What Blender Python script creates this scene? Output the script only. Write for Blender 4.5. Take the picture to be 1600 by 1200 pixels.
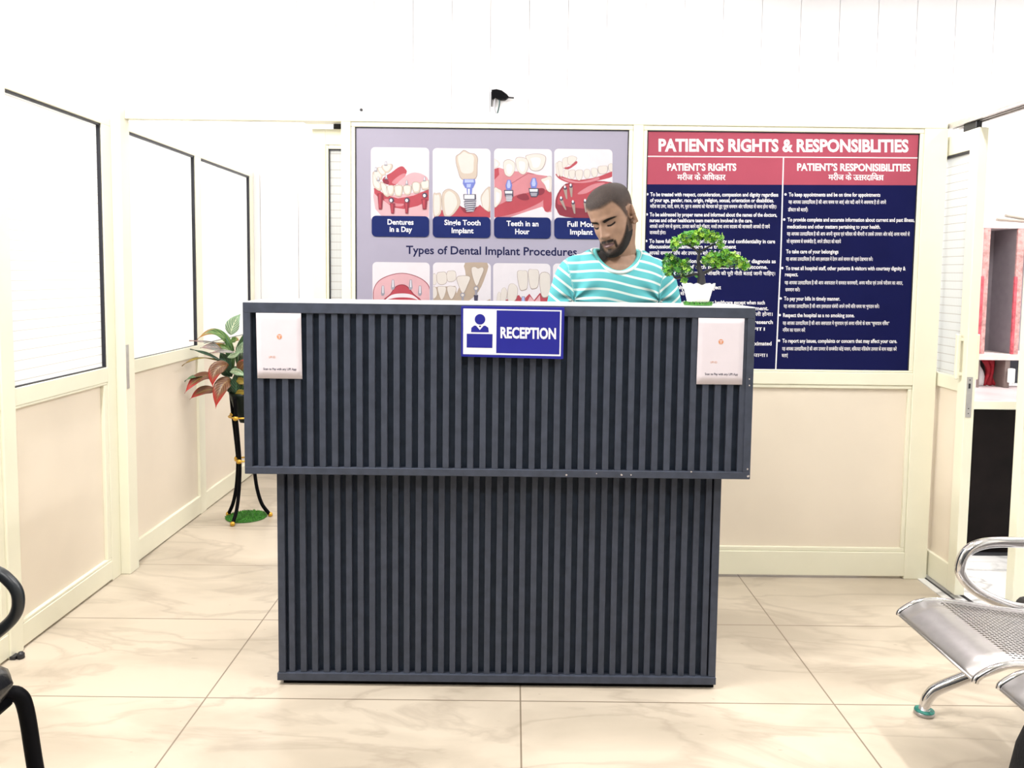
import bpy, bmesh, math, random
from math import sin, cos, pi, radians
from mathutils import Vector, Matrix, noise
from mathutils.geometry import tessellate_polygon

for o in list(bpy.data.objects):
    bpy.data.objects.remove(o)
SC = bpy.context.scene
COL = SC.collection
random.seed(7)

# ------------------------------------------------------------------ camera
F_PX, CX, CY = 1247.21, 805.04, 519.76
PITCH, YAW, ROLL = .07292, .00211, .01168
CAM_H = 1.3
_cp, _sp, _cy, _sy = cos(PITCH), sin(PITCH), cos(YAW), sin(YAW)
FWD = Vector((_sy * _cp, _cy * _cp, -_sp))
_r = Vector((_cy, -_sy, 0))
_u = _r.cross(FWD)
RIGHT = cos(ROLL) * _r + sin(ROLL) * _u
UP = -sin(ROLL) * _r + cos(ROLL) * _u
cam_data = bpy.data.cameras.new('camera')
cam = bpy.data.objects.new('camera', cam_data)
COL.objects.link(cam)
cam_data.sensor_fit = 'HORIZONTAL'
cam_data.sensor_width = 36
cam_data.lens = F_PX * 36 / 1600
cam_data.shift_x = (800 - CX) / 1600
cam_data.shift_y = (CY - 600) / 1600
cam_data.clip_start = .05
M3 = Matrix((RIGHT, UP, -FWD)).transposed()
cam.matrix_world = Matrix.Translation((0, 0, CAM_H)) @ M3.to_4x4()
SC.camera = cam

# ------------------------------------------------------------------ world, lights, exposure
SC.view_settings.view_transform = 'Standard'
SC.view_settings.look = 'None'
SC.view_settings.gamma = 1
SC.view_settings.use_curve_mapping = False
SC.view_settings.exposure = 0.0
world = bpy.data.worlds.new('world')
SC.world = world
world.use_nodes = True
world.node_tree.nodes['Background'].inputs[0].default_value = (1, .985, .96, 1)
world.node_tree.nodes['Background'].inputs[1].default_value = .16


def area(name, loc, sx, sy, power, rot=(0, 0, 0), col=(1, .985, .965)):
    d = bpy.data.lights.new(name, 'AREA')
    d.shape = 'RECTANGLE'
    d.size, d.size_y, d.energy, d.color = sx, sy, power, col
    o = bpy.data.objects.new(name, d)
    o.location, o.rotation_euler = loc, rot
    COL.objects.link(o)
    return o


area('lamp_hall_centre', (0.1, -.35, 3.12), 1.2, .12, 58)
area('lamp_hall_left', (-1.4, 1.6, 3.12), .12, 1.2, 104)
area('lamp_hall_right', (1.35, 1.75, 3.12), .12, 1.2, 60)
area('lamp_passage', (-1.05, 3.95, 3.12), .12, .9, 9)
area('lamp_passage_right', (.9, 4.1, 3.12), .12, 1.2, 30)
area('lamp_side_room_left', (-3.7, 3.6, 2.8), .1, 1.2, 230, (0, radians(-60), 0))
area('lamp_side_room_left_front', (-2.9, 1.6, 3.12), 1.2, .12, 50)
area('lamp_side_room_right', (3.0, 3.3, 3.12), .12, 1.2, 90)


# ------------------------------------------------------------------ helpers
def at(px, py, Y):
    """the point on the upright plane at depth Y that the photo shows at (px, py)"""
    d = FWD + RIGHT * ((px - CX) / F_PX) - UP * ((py - CY) / F_PX)
    t = Y / d.y
    return Vector((d.x * t, Y, CAM_H + d.z * t))


def lin(hexs):
    hexs = hexs.lstrip('#')
    out = []
    for i in (0, 2, 4):
        c = int(hexs[i:i + 2], 16) / 255
        out.append(c / 12.92 if c <= .04045 else ((c + .055) / 1.055) ** 2.4)
    return out


MATS = {}


def mat(name, col, rough=.5, metal=0., var=.06, scale=25., bump=0., spec=.5, coat=0.):
    if name in MATS:
        return MATS[name]
    if isinstance(col, str):
        col = lin(col)
    m = bpy.data.materials.new(name)
    m.use_nodes = True
    nt = m.node_tree
    b = nt.nodes['Principled BSDF']
    b.inputs['Roughness'].default_value = rough
    b.inputs['Metallic'].default_value = metal
    b.inputs['Specular IOR Level'].default_value = spec
    b.inputs['Coat Weight'].default_value = coat
    tc = nt.nodes.new('ShaderNodeTexCoord')
    n = nt.nodes.new('ShaderNodeTexNoise')
    n.inputs['Scale'].default_value = scale
    n.inputs['Detail'].default_value = 3
    nt.links.new(tc.outputs['Object'], n.inputs['Vector'])
    r = nt.nodes.new('ShaderNodeValToRGB')
    r.color_ramp.elements[0].position = .3
    r.color_ramp.elements[1].position = .7
    r.color_ramp.elements[0].color = [c * (1 - var) for c in col] + [1]
    r.color_ramp.elements[1].color = [min(1, c * (1 + var)) for c in col] + [1]
    nt.links.new(n.outputs['Fac'], r.inputs['Fac'])
    nt.links.new(r.outputs['Color'], b.inputs['Base Color'])
    if bump:
        bp = nt.nodes.new('ShaderNodeBump')
        bp.inputs['Strength'].default_value = bump
        bp.inputs['Distance'].default_value = .004
        nt.links.new(n.outputs['Fac'], bp.inputs['Height'])
        nt.links.new(bp.outputs['Normal'], b.inputs['Normal'])
    MATS[name] = m
    return m


class MB:
    """collects shapes and links them as one mesh object"""

    def __init__(self):
        self.v, self.f, self.m, self.s = [], [], [], []

    def add(self, verts, faces, mi=0, smooth=False):
        k = len(self.v)
        self.v += [tuple(v) for v in verts]
        for f in faces:
            self.f.append([i + k for i in f])
            self.m.append(mi)
            self.s.append(smooth)
        return self

    def box(self, x0, x1, y0, y1, z0, z1, mi=0, bev=0.):
        if bev <= 0:
            v = [(x, y, z) for x in (x0, x1) for y in (y0, y1) for z in (z0, z1)]
            f = [(0, 1, 3, 2), (4, 6, 7, 5), (0, 4, 5, 1), (2, 3, 7, 6), (0, 2, 6, 4), (1, 5, 7, 3)]
            return self.add(v, f, mi)
        bm = bmesh.new()
        bmesh.ops.create_cube(bm, size=1)
        for v in bm.verts:
            v.co = Vector(((x0 + x1) / 2 + v.co.x * (x1 - x0), (y0 + y1) / 2 + v.co.y * (y1 - y0), (z0 + z1) / 2 + v.co.z * (z1 - z0)))
        bmesh.ops.bevel(bm, geom=bm.edges[:], offset=bev, segments=2, profile=.5, affect='EDGES')
        return self.bm(bm, mi)

    def bm(self, bm, mi=0, smooth=False):
        bm.verts.index_update()
        self.add([v.co.copy() for v in bm.verts], [[v.index for v in f.verts] for f in bm.faces], mi, smooth)
        bm.free()
        return self

    def grid(self, rows, mi=0, smooth=True, closed=False, flip=False):
        n = len(rows[0])
        v = [p for r in rows for p in r]
        f = []
        for i in range(len(rows) - 1):
            for j in range(n if closed else n - 1):
                a, b = i * n + j, i * n + (j + 1) % n
                q = (a, b, b + n, a + n)
                f.append(q[::-1] if flip else q)
        return self.add(v, f, mi, smooth)

    def loft(self, rings, mi=0, smooth=True, caps=True):
        n = len(rings[0])
        k = len(self.v)
        self.grid(rings, mi, smooth, closed=True)
        if caps:
            self.f.append([k + i for i in range(n)][::-1])
            self.m.append(mi)
            self.s.append(False)
            self.f.append([k + (len(rings) - 1) * n + i for i in range(n)])
            self.m.append(mi)
            self.s.append(False)
        return self

    def tube(self, pts, r, seg=12, mi=0, smooth=True, flat=1., up=None, caps=True):
        pts = [Vector(p) for p in pts]
        n = len(pts)
        rad = r if isinstance(r, (list, tuple)) else [r] * n
        rings = []
        nx = None
        for i, p in enumerate(pts):
            t = (pts[min(i + 1, n - 1)] - pts[max(i - 1, 0)]).normalized()
            if nx is None:
                ref = Vector(up) if up else (Vector((0, 0, 1)) if abs(t.z) < .9 else Vector((1, 0, 0)))
                nx = (ref - t * ref.dot(t)).normalized()
            else:
                nx = (nx - t * nx.dot(t)).normalized()
            ny = t.cross(nx)
            rings.append([p + (nx * cos(2 * pi * j / seg) + ny * sin(2 * pi * j / seg) * flat) * rad[i] for j in range(seg)])
        return self.loft(rings, mi, smooth, caps)

    def lathe(self, prof, c=(0, 0, 0), seg=32, mi=0, wave=None, smooth=True, caps=True):
        rings = []
        for k, (r, z) in enumerate(prof):
            ring = []
            for j in range(seg):
                a = 2 * pi * j / seg
                dr, dz = wave(k, a) if wave else (0, 0)
                ring.append(Vector((c[0] + (r + dr) * cos(a), c[1] + (r + dr) * sin(a), c[2] + z + dz)))
            rings.append(ring)
        return self.loft(rings, mi, smooth, caps)

    def build(self, name, mats, parent=None, loc=None):
        me = bpy.data.meshes.new(name)
        org = Vector(loc) if loc is not None else Vector((0, 0, 0))
        me.from_pydata([tuple(Vector(v) - org) for v in self.v], [], self.f)
        for m in (mats if isinstance(mats, (list, tuple)) else [mats]):
            me.materials.append(m)
        me.polygons.foreach_set('material_index', self.m)
        me.polygons.foreach_set('use_smooth', self.s)
        me.validate()
        me.update()
        o = bpy.data.objects.new(name, me)
        COL.objects.link(o)
        o.location = org
        if parent is not None:
            o.parent = parent
            o.matrix_parent_inverse = Matrix.Identity(4)
            o.location = org - world_loc(parent)
        return o


def world_loc(o):
    v = Vector((0, 0, 0))
    while o is not None:
        v += o.location
        o = o.parent
    return v


def tag(o, label, cat, group=None):
    o['label'], o['category'] = label, cat
    if group:
        o['group'] = group
    return o


def thing(name, label, cat, loc, group=None):
    o = bpy.data.objects.new(name, None)
    o.empty_display_size = .05
    o.location = loc
    COL.objects.link(o)
    return tag(o, label, cat, group)


def struct(o):
    o['kind'] = 'structure'
    return o


def spline(pts, n=8, closed=False):
    pts = [Vector(p) for p in pts]
    N = len(pts)
    out = []
    for i in range(N if closed else N - 1):
        if closed:
            p0, p1, p2, p3 = pts[(i - 1) % N], pts[i], pts[(i + 1) % N], pts[(i + 2) % N]
        else:
            p0, p1, p2, p3 = pts[max(i - 1, 0)], pts[i], pts[i + 1], pts[min(i + 2, N - 1)]
        for k in range(n):
            t = k / n
            out.append(.5 * ((2 * p1) + (p2 - p0) * t + (2 * p0 - 5 * p1 + 4 * p2 - p3) * t * t + (3 * p1 - p0 - 3 * p2 + p3) * t ** 3))
    if not closed:
        out.append(pts[-1])
    return out


def smooth01(a, b, x):
    t = max(0., min(1., (x - a) / (b - a)))
    return t * t * (3 - 2 * t)


# ------------------------------------------------------------------ materials
CREAM = mat('cream_aluminium', (.80, .775, .62), .32, var=.02, scale=6)
LAM = mat('peach_laminate', (.78, .69, .57), .42, var=.04, scale=2.5)
GASK = mat('black_gasket', (.012, .012, .02), .5)
WALLW = mat('white_pvc', (.78, .765, .79), .35, var=.015, scale=3)
WHITE = mat('white_paint', (.82, .82, .8), .6, var=.02)
ALU = mat('brushed_aluminium', (.55, .53, .51), .35, .7, var=.08, scale=40)
CHROME = mat('chrome', (.72, .71, .72), .12, 1., var=.05)
STEEL = mat('satin_steel', (.46, .44, .44), .38, .85, var=.06, scale=60)
DARKM = mat('dark_metal', (.03, .03, .035), .4, .3)
SLATE = mat('slate_laminate', (.050, .058, .082), .5, var=.14, scale=30, spec=.22)
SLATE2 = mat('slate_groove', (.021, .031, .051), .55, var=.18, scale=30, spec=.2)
BLACK = mat('black_paint', (.003, .003, .004), .5, spec=.06)


def glass_mat(name, lines):
    m = bpy.data.materials.new(name)
    m.use_nodes = True
    nt = m.node_tree
    nt.nodes.clear()
    out = nt.nodes.new('ShaderNodeOutputMaterial')
    dif = nt.nodes.new('ShaderNodeBsdfDiffuse')
    tra = nt.nodes.new('ShaderNodeBsdfTranslucent')
    glo = nt.nodes.new('ShaderNodeBsdfGlossy')
    glo.inputs['Roughness'].default_value = .12
    mix = nt.nodes.new('ShaderNodeMixShader')
    mix.inputs[0].default_value = .62
    mix2 = nt.nodes.new('ShaderNodeMixShader')
    fr = nt.nodes.new('ShaderNodeFresnel')
    fr.inputs[0].default_value = 1.35
    tc = nt.nodes.new('ShaderNodeTexCoord')
    no = nt.nodes.new('ShaderNodeTexNoise')
    no.inputs['Scale'].default_value = 3
    nt.links.new(tc.outputs['Object'], no.inputs['Vector'])
    ramp = nt.nodes.new('ShaderNodeValToRGB')
    ramp.color_ramp.elements[0].color = (.84, .86, .87, 1)
    ramp.color_ramp.elements[1].color = (.93, .94, .93, 1)
    nt.links.new(no.outputs['Fac'], ramp.inputs['Fac'])
    col = ramp.outputs['Color']
    if lines:
        sep = nt.nodes.new('ShaderNodeSeparateXYZ')
        nt.links.new(tc.outputs['Object'], sep.inputs[0])

        def stripe(sock, pitch, w):
            a = nt.nodes.new('ShaderNodeMath')
            a.operation = 'DIVIDE'
            a.inputs[1].default_value = pitch
            nt.links.new(sock, a.inputs[0])
            b = nt.nodes.new('ShaderNodeMath')
            b.operation = 'FRACT'
            nt.links.new(a.outputs[0], b.inputs[0])
            c = nt.nodes.new('ShaderNodeMath')
            c.operation = 'LESS_THAN'
            c.inputs[1].default_value = w
            nt.links.new(b.outputs[0], c.inputs[0])
            return c.outputs[0]
        h = stripe(sep.outputs['Z'], .034, .075)
        mx = nt.nodes.new('ShaderNodeMix')
        mx.data_type = 'RGBA'
        nt.links.new(col, mx.inputs[6])
        mx.inputs[7].default_value = (.62, .59, .56, 1)
        nt.links.new(h, mx.inputs[0])
        col = mx.outputs[2]
        v = stripe(sep.outputs['X' if lines == 'x' else 'Y'], .0125, .08)
        mv = nt.nodes.new('ShaderNodeMath')
        mv.operation = 'MULTIPLY'
        mv.inputs[1].default_value = .45
        nt.links.new(v, mv.inputs[0])
        my = nt.nodes.new('ShaderNodeMix')
        my.data_type = 'RGBA'
        nt.links.new(mv.outputs[0], my.inputs[0])
        nt.links.new(col, my.inputs[6])
        my.inputs[7].default_value = (.68, .66, .64, 1)
        col = my.outputs[2]
    nt.links.new(col, dif.inputs[0])
    nt.links.new(col, tra.inputs[0])
    nt.links.new(dif.outputs[0], mix.inputs[1])
    nt.links.new(tra.outputs[0], mix.inputs[2])
    nt.links.new(fr.outputs[0], mix2.inputs[0])
    nt.links.new(mix.outputs[0], mix2.inputs[1])
    nt.links.new(glo.outputs[0], mix2.inputs[2])
    nt.links.new(mix2.outputs[0], out.inputs[0])
    return m


FROST = glass_mat('frosted_glass', None)
FROST_X = glass_mat('ruled_frosted_glass', 'x')
FROST_Y = glass_mat('ruled_frosted_glass_side', 'y')


def floor_mat(name, base, dark, vein, tx, ty, ox, oy, grout, rough=.3, vein_amt=.6):
    m = bpy.data.materials.new(name)
    m.use_nodes = True
    nt = m.node_tree
    L = nt.links
    b = nt.nodes['Principled BSDF']
    b.inputs['Roughness'].default_value = rough
    b.inputs['Specular IOR Level'].default_value = .4
    tc = nt.nodes.new('ShaderNodeTexCoord')

    def nz(scale, detail, dist, sx=1., sy=1.):
        mp = nt.nodes.new('ShaderNodeMapping')
        mp.inputs['Scale'].default_value = (sx, sy, 1)
        mp.inputs['Rotation'].default_value = (0, 0, .5)
        L.new(tc.outputs['Object'], mp.inputs[0])
        n = nt.nodes.new('ShaderNodeTexNoise')
        n.inputs['Scale'].default_value = scale
        n.inputs['Detail'].default_value = detail
        n.inputs['Distortion'].default_value = dist
        L.new(mp.outputs[0], n.inputs['Vector'])
        return n.outputs['Fac']

    def ramp(sock, p0, c0, p1, c1):
        r = nt.nodes.new('ShaderNodeValToRGB')
        r.color_ramp.elements[0].position, r.color_ramp.elements[1].position = p0, p1
        r.color_ramp.elements[0].color, r.color_ramp.elements[1].color = list(c0) + [1], list(c1) + [1]
        L.new(sock, r.inputs[0])
        return r.outputs[0]

    def mixc(fac, a, c, mul=False):
        x = nt.nodes.new('ShaderNodeMix')
        x.data_type = 'RGBA'
        if mul:
            x.blend_type = 'MULTIPLY'
        if hasattr(fac, 'links'):
            L.new(fac, x.inputs[0])
        else:
            x.inputs[0].default_value = fac
        for s, i in ((a, 6), (c, 7)):
            if hasattr(s, 'links'):
                L.new(s, x.inputs[i])
            else:
                x.inputs[i].default_value = list(s) + [1]
        return x.outputs[2]
    c = ramp(nz(2.6, 9, .5, .6, 1.3), .34, dark, .58, base)
    n2 = nz(3.1, 9, .7, .5, 1.3)
    a = nt.nodes.new('ShaderNodeMath')
    a.operation = 'SUBTRACT'
    a.inputs[1].default_value = .5
    L.new(n2, a.inputs[0])
    ab = nt.nodes.new('ShaderNodeMath')
    ab.operation = 'ABSOLUTE'
    L.new(a.outputs[0], ab.inputs[0])
    vf = ramp(ab.outputs[0], 0, (vein_amt,) * 3, .035, (0, 0, 0))
    c = mixc(vf, c, vein)
    sp = ramp(nz(38, 2, 0, .5, 1.2), .73, (0, 0, 0), .77, (.45,) * 3)
    c = mixc(sp, c, vein)
    br = nt.nodes.new('ShaderNodeTexBrick')
    br.offset = 0
    br.inputs['Scale'].default_value = 1
    br.inputs['Mortar Size'].default_value = .0028
    br.inputs['Mortar Smooth'].default_value = .3
    br.inputs['Brick Width'].default_value = tx
    br.inputs['Row Height'].default_value = ty
    br.inputs['Color1'].default_value = (0, 0, 0, 1)
    br.inputs['Color2'].default_value = (0, 0, 0, 1)
    br.inputs['Mortar'].default_value = (.8, .8, .8, 1)
    mp = nt.nodes.new('ShaderNodeMapping')
    mp.inputs['Location'].default_value = (-ox, -oy, 0)
    L.new(tc.outputs['Object'], mp.inputs[0])
    L.new(mp.outputs[0], br.inputs['Vector'])
    c = mixc(br.outputs['Color'], c, grout)
    L.new(c, b.inputs['Base Color'])
    return m


FLOOR = floor_mat('beige_marble', (.55, .475, .38), (.41, .35, .275), (.24, .19, .145), .9596, .5514, .0339, 2.3503 - 5 * .5514, (.14, .10, .065), .32, .30)
FLOOR2 = floor_mat('white_marble', (.80, .79, .78), (.72, .71, .71), (.35, .34, .34), 1.2, .6, 2.0, 0, (.5, .48, .46), .2, .8)

# ------------------------------------------------------------------ the room
H = 3.25
struct(MB().box(-4.3, 1.795, -2.2, 5.2, -.06, 0).build('floor', FLOOR))
struct(MB().box(1.795, 4.3, -2.2, 5.2, -.06, 0).build('floor_right', FLOOR2))
struct(MB().box(-4.3, 4.3, -2.2, 5.2, H, H + .06).build('ceiling', WHITE))
wb = MB().box(-4.3, 4.3, 5.132, 5.2, 0, H)
for k in range(-18, 20):
    x0 = -.165 + k * .2425
    if x0 > -4.28 and x0 + .2425 < 4.28:
        wb.box(x0 + .0011, x0 + .2414, 5.12, 5.134, .0, H, 0, .0012)
struct(wb.build('wall_back', WALLW))
struct(MB().box(-4.36, -4.3, -2.2, 5.2, 0, H).build('wall_left', WHITE))
struct(MB().box(4.3, 4.36, -2.2, 5.2, 0, H).build('wall_right', WHITE))

# partition that carries the two posters
YP = 3.375
pf = MB()
B = .003
pf.box(-1.69, -1.627, 3.335, 3.415, 0, 1.967, 0, B)
pf.box(-1.6275, 1.80, YP, 3.415, 1.926, 1.967, 0, B)
pf.box(-.728, -.688, YP, 3.415, 0, 1.9262, 0, B)
pf.box(.490, .532, YP, 3.415, .0, 1.9262, 0, B)
pf.box(1.705, 1.803, YP, 3.415, 0, 1.9262, 0, B)
pf.box(-.6885, 1.7055, YP + .001, 3.414, .846, .900, 0, B)
pf.box(-.6885, 1.7055, YP + .001, 3.414, .012, .118, 0, B)
partition = struct(pf.build('wall_partition', CREAM))
bd = MB()
for x0, x1 in ((-.688, .490), (.532, 1.705)):
    for a, b, c, d in ((x0, x1, 1.906, 1.926), (x0, x1, .900, .909), (x0, x0 + .017, .909, 1.906), (x1 - .017, x1, .909, 1.906)):
        bd.box(a, b, YP + .005, YP + .02, c, d, 0, .003)
    for a, b, c, d in ((x0, x1, .830, .846), (x0, x1, .118, .136), (x0, x0 + .016, .136, .830), (x1 - .016, x1, .136, .830)):
        bd.box(a, b, YP + .006, YP + .02, c, d, 0, .003)
bd.build('bead', CREAM, partition)
gk = MB()
for x0, x1 in ((-.671, .473), (.549, 1.688)):
    for a, b, c, d in ((x0, x1, 1.902, 1.9065), (x0, x0 + .004, .909, 1.906), (x1 - .004, x1, .909, 1.906)):
        gk.box(a, b, YP + .009, YP + .018, c, d)
gk.build('gasket', GASK, partition)
for x0, x1 in ((-.688, .490), (.532, 1.705)):
    MB().box(x0, x1, YP + .019, YP + .028, .115, .85).build('lower_panel', LAM, partition)
    MB().box(x0, x1, YP + .019, YP + .028, .9, 1.926).build('upper_panel', WHITE, partition)
MB().box(-1.6272, -1.6255, 3.338, 3.362, .80, .985).build('strike_plate', ALU, partition)

# left partition in front of the corner post
XL = -1.666
pl = MB()
pl.box(-1.706, XL, 1.0, 3.335, 1.885, 1.918, 0, B)
pl.box(-1.706, XL, 3.262, 3.335, .0, 1.886, 0, B)
pl.box(-1.706, XL + .006, 2.575, 2.645, 0, 1.886, 0, B)
pl.box(-1.706, XL, 1.0, 2.576, .838, .90, 0, B)
pl.box(-1.706, XL, 2.644, 3.263, .838, .90, 0, B)
pl.box(-1.706, XL, 1.0, 2.576, .008, .088, 0, B)
pl.box(-1.706, XL, 2.644, 3.263, .008, .088, 0, B)
pl.box(-1.706, XL, 1.0, 1.06, 0, 1.886, 0, B)
wall_l = struct(pl.build('wall_partition_left', CREAM))
for y0, y1 in ((1.06, 2.575), (2.645, 3.262)):
    MB().box(-1.692, -1.684, y0, y1, .90, 1.885).build('glass_pane', FROST_Y, wall_l)
    MB().box(-1.695, -1.682, y0, y1, .085, .84).build('lower_panel', LAM, wall_l)
    g = MB()
    g.box(-1.684, -1.671, y1 - .008, y1, .90, 1.885)
    g.box(-1.684, -1.671, y0, y1, 1.878, 1.885)
    g.box(-1.684, -1.672, y0, y1, .90, .904)
    g.build('gasket', GASK, wall_l)
    b = MB()
    for a, bb, c, d in ((y0, y1, .088, .10), (y0, y1, .828, .838), (y0, y0 + .012, .1, .828), (y1 - .03, y1, .1, .828)):
        b.box(-1.684, -1.668, a, bb, c, d, 0, .003)
    b.build('bead', CREAM, wall_l)

# partition along the passage behind the corner post
XP = -1.66
pp = MB()
pp.box(-1.70, XP, 3.415, 5.118, 1.892, 1.935, 0, B)
for a, b in ((3.415, 3.45), (4.19, 4.27), (5.05, 5.118)):
    pp.box(-1.70, XP, a, b, 0, 1.893, 0, B)
for a, b in ((3.449, 4.191), (4.269, 5.051)):
    pp.box(-1.70, XP, a, b, .848, .908, 0, B)
    pp.box(-1.70, XP, a, b, .005, .10, 0, B)
wall_p = struct(pp.build('wall_passage', CREAM))
for y0, y1 in ((3.45, 4.19), (4.27, 5.05)):
    MB().box(-1.686, -1.678, y0, y1, .905, 1.895).build('glass_pane', FROST, wall_p)
    MB().box(-1.690, -1.674, y0, y1, .095, .85).build('lower_panel', LAM, wall_p)
    g = MB()
    g.box(-1.678, -1.664, y1 - .010, y1, .905, 1.892)
    g.box(-1.678, -1.664, y0, y1, 1.883, 1.892)
    g.box(-1.678, -1.665, y0, y1, .905, .909)
    g.build('gasket', GASK, wall_p)

# sliding door leaf behind the poster partition, seen in the passage opening
d2 = MB()
d2.box(-.864, -.806, 3.432, 3.466, .012, 1.905, 0, B)
d2.box(-.02, .04, 3.432, 3.466, .012, 1.905, 0, B)
d2.box(-.807, -.019, 3.433, 3.465, 1.838, 1.905, 0, B)
d2.box(-.807, -.019, 3.433, 3.465, .85, .91, 0, B)
d2.box(-.807, -.019, 3.433, 3.465, .012, .11, 0, B)
door2 = struct(d2.build('door_2', CREAM))
b = MB()
for x0, x1, z0, z1 in ((-.807, -.795, .91, 1.838), (-.795, -.03, 1.822, 1.838)):
    b.box(x0, x1, 3.437, 3.455, z0, z1, 0, .003)
b.build('bead', CREAM, door2)
g = MB()
g.box(-.795, -.790, 3.441, 3.452, .91, 1.822)
g.box(-.795, -.03, 3.441, 3.452, 1.816, 1.822)
g.build('gasket', GASK, door2)
MB().box(-.806, -.02, 3.446, 3.452, .91, 1.838).build('glass_pane', FROST_X, door2)
MB().box(-.806, -.02, 3.444, 3.454, .11, .85).build('lower_panel', LAM, door2)
MB().box(-.775, -.70, 3.44, 3.458, 1.905, 1.928, 0, .004).build('roller_hanger', DARKM, door2)
t2 = MB().box(-.90, .60, 3.418, 3.475, 1.930, 1.962, 0, B)
struct(t2.build('trim_2', CREAM))

# sliding door leaf of the room on the right
d1 = MB()
X0, X1 = 1.809, 1.849
d1.box(X0, X1, 3.165, 3.225, .016, 1.895, 0, B)
d1.box(X0, X1, 3.92, 3.98, .016, 1.895, 0, B)
d1.box(X0 + .001, X1 - .001, 3.224, 3.921, 1.815, 1.895, 0, B)
d1.box(X0 + .001, X1 - .001, 3.224, 3.921, .846, .905, 0, B)
d1.box(X0 + .001, X1 - .001, 3.224, 3.921, .016, .125, 0, B)
door1 = struct(d1.build('door_1', CREAM))
MB().box(1.824, 1.831, 3.225, 3.92, .905, 1.815).build('glass_pane', FROST_Y, door1)
MB().box(1.822, 1.836, 3.225, 3.92, .12, .85).build('lower_panel', LAM, door1)
MB().box(1.813, 1.824, 3.225, 3.92, 1.806, 1.815).build('gasket', GASK, door1)
lp = MB().box(1.8135, 1.836, 3.1625, 3.166, .75, .912)
lp.box(1.820, 1.828, 3.1618, 3.1626, .866, .886, 1)
for z in (.765, .785, .90):
    lp.box(1.8225, 1.8265, 3.1618, 3.1626, z - .002, z + .002, 1)
lp.build('lock_plate', [ALU, DARKM], door1)
for xs, nm in (((1.783, 1.797), -1), ((1.861, 1.875), 1)):
    hb = MB().box(xs[0], xs[1], 3.192, 3.21, .898, 1.082, 0, .004)
    for z in (.92, 1.06):
        xa, xb = (xs[1] - .001, X0 + .001) if nm < 0 else (X1 - .001, xs[0] + .001)
        hb.box(xa, xb, 3.195, 3.207, z - .006, z + .006)
    hb.build('door_handle', CREAM, door1)
MB().box(1.818, 1.842, 3.20, 3.295, 1.897, 1.932, 0, .004).build('roller_hanger', DARKM, door1)
t1 = MB()
t1.box(1.803, 1.868, 1.6, 3.40, 1.934, 1.95, 0, B)
t1.box(1.803, 1.815, 1.6, 3.40, 1.926, 1.936)
t1.box(1.830, 1.836, 1.6, 3.40, 1.926, 1.936)
t1.box(1.856, 1.868, 1.6, 3.40, 1.926, 1.936)
struct(t1.build('trim_1', ALU))
th = MB()
th.box(1.765, 1.797, 1.6, 3.375, .0, .004, 0)
struct(th.build('trim_3', FLOOR2))
th = MB()
th.box(1.797, 1.803, 1.6, 3.40, .0, .008, 0)
th.box(1.855, 1.861, 1.6, 3.40, .0, .008, 0)
struct(th.build('trim_4', DARKM))
pr = MB()
pr.box(1.80, 1.86, 1.55, 1.62, 0, 1.967, 0, B)
pr.box(1.80, 1.86, -1.0, 1.551, .012, .118, 0, B)
pr.box(1.80, 1.86, -1.0, 1.551, .846, .90, 0, B)
pr.box(1.80, 1.86, -1.0, 1.551, 1.926, 1.967, 0, B)
wall_r = struct(pr.build('wall_partition_right', CREAM))
MB().box(1.82, 1.84, -1.0, 1.551, .11, .85).build('lower_panel', LAM, wall_r)
MB().box(1.826, 1.834, -1.0, 1.551, .9, 1.93).build('glass_pane', FROST, wall_r)
struct(MB().box(2.012, 2.075, 3.11, 3.16, 0, 2.0, 0, B).build('trim_5', CREAM))

# small fittings on the back wall
t = thing('power_cable', 'black cable clamp with two hanging wires on the white panelled wall above the beam', 'cable', (-.12, 5.12, 2.36))
c = MB()
pts = [at(768, 141, 5.1), at(776, 140, 5.1), at(784, 142, 5.1), at(792, 148, 5.1), at(795, 152, 5.1), at(790, 156, 5.1), at(780, 156, 5.1), at(774, 152, 5.1), at(769, 155, 5.1)]
n = len(pts)
c.add([p + Vector((0, -.015, 0)) for p in pts] + [p + Vector((0, .019, 0)) for p in pts],
      [list(range(n)), list(range(2 * n - 1, n - 1, -1))] + [[(i + 1) % n, i, i + n, (i + 1) % n + n] for i in range(n)])
c.build('clamp', BLACK, t)
MB().tube([at(791, 152, 5.095), at(797, 152.5, 5.09), at(803, 153, 5.09)], .005, 8).build('pin', DARKM, t)
MB().box(-.158, -.153, 5.10, 5.12, 2.352, 2.44).build('back_plate', DARKM, t)
for q, mcol in (([(774, 154), (772.5, 160), (773, 170), (775, 178)], mat('grey_wire', (.35, .35, .38), .5)), ([(780, 152), (780.5, 161), (779, 170), (777, 178)], mat('green_wire', (.015, .05, .05), .5))):
    MB().tube(spline([at(a, b_, 5.10) for a, b_ in q], 5), .0045, 8).build('wire', mcol, t)
s = MB().lathe([(.002, .0), (.010, .002), (.010, .006), (.003, .016), (.003, .018)], (0, 0, 0), 10)
so = s.build('screw', DARKM)
so.location = (-.976, 5.12, 2.322)
so.rotation_euler = (radians(90), 0, 0)
tag(so, 'small black screw sticking out of the white panelled wall', 'screw')

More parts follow.
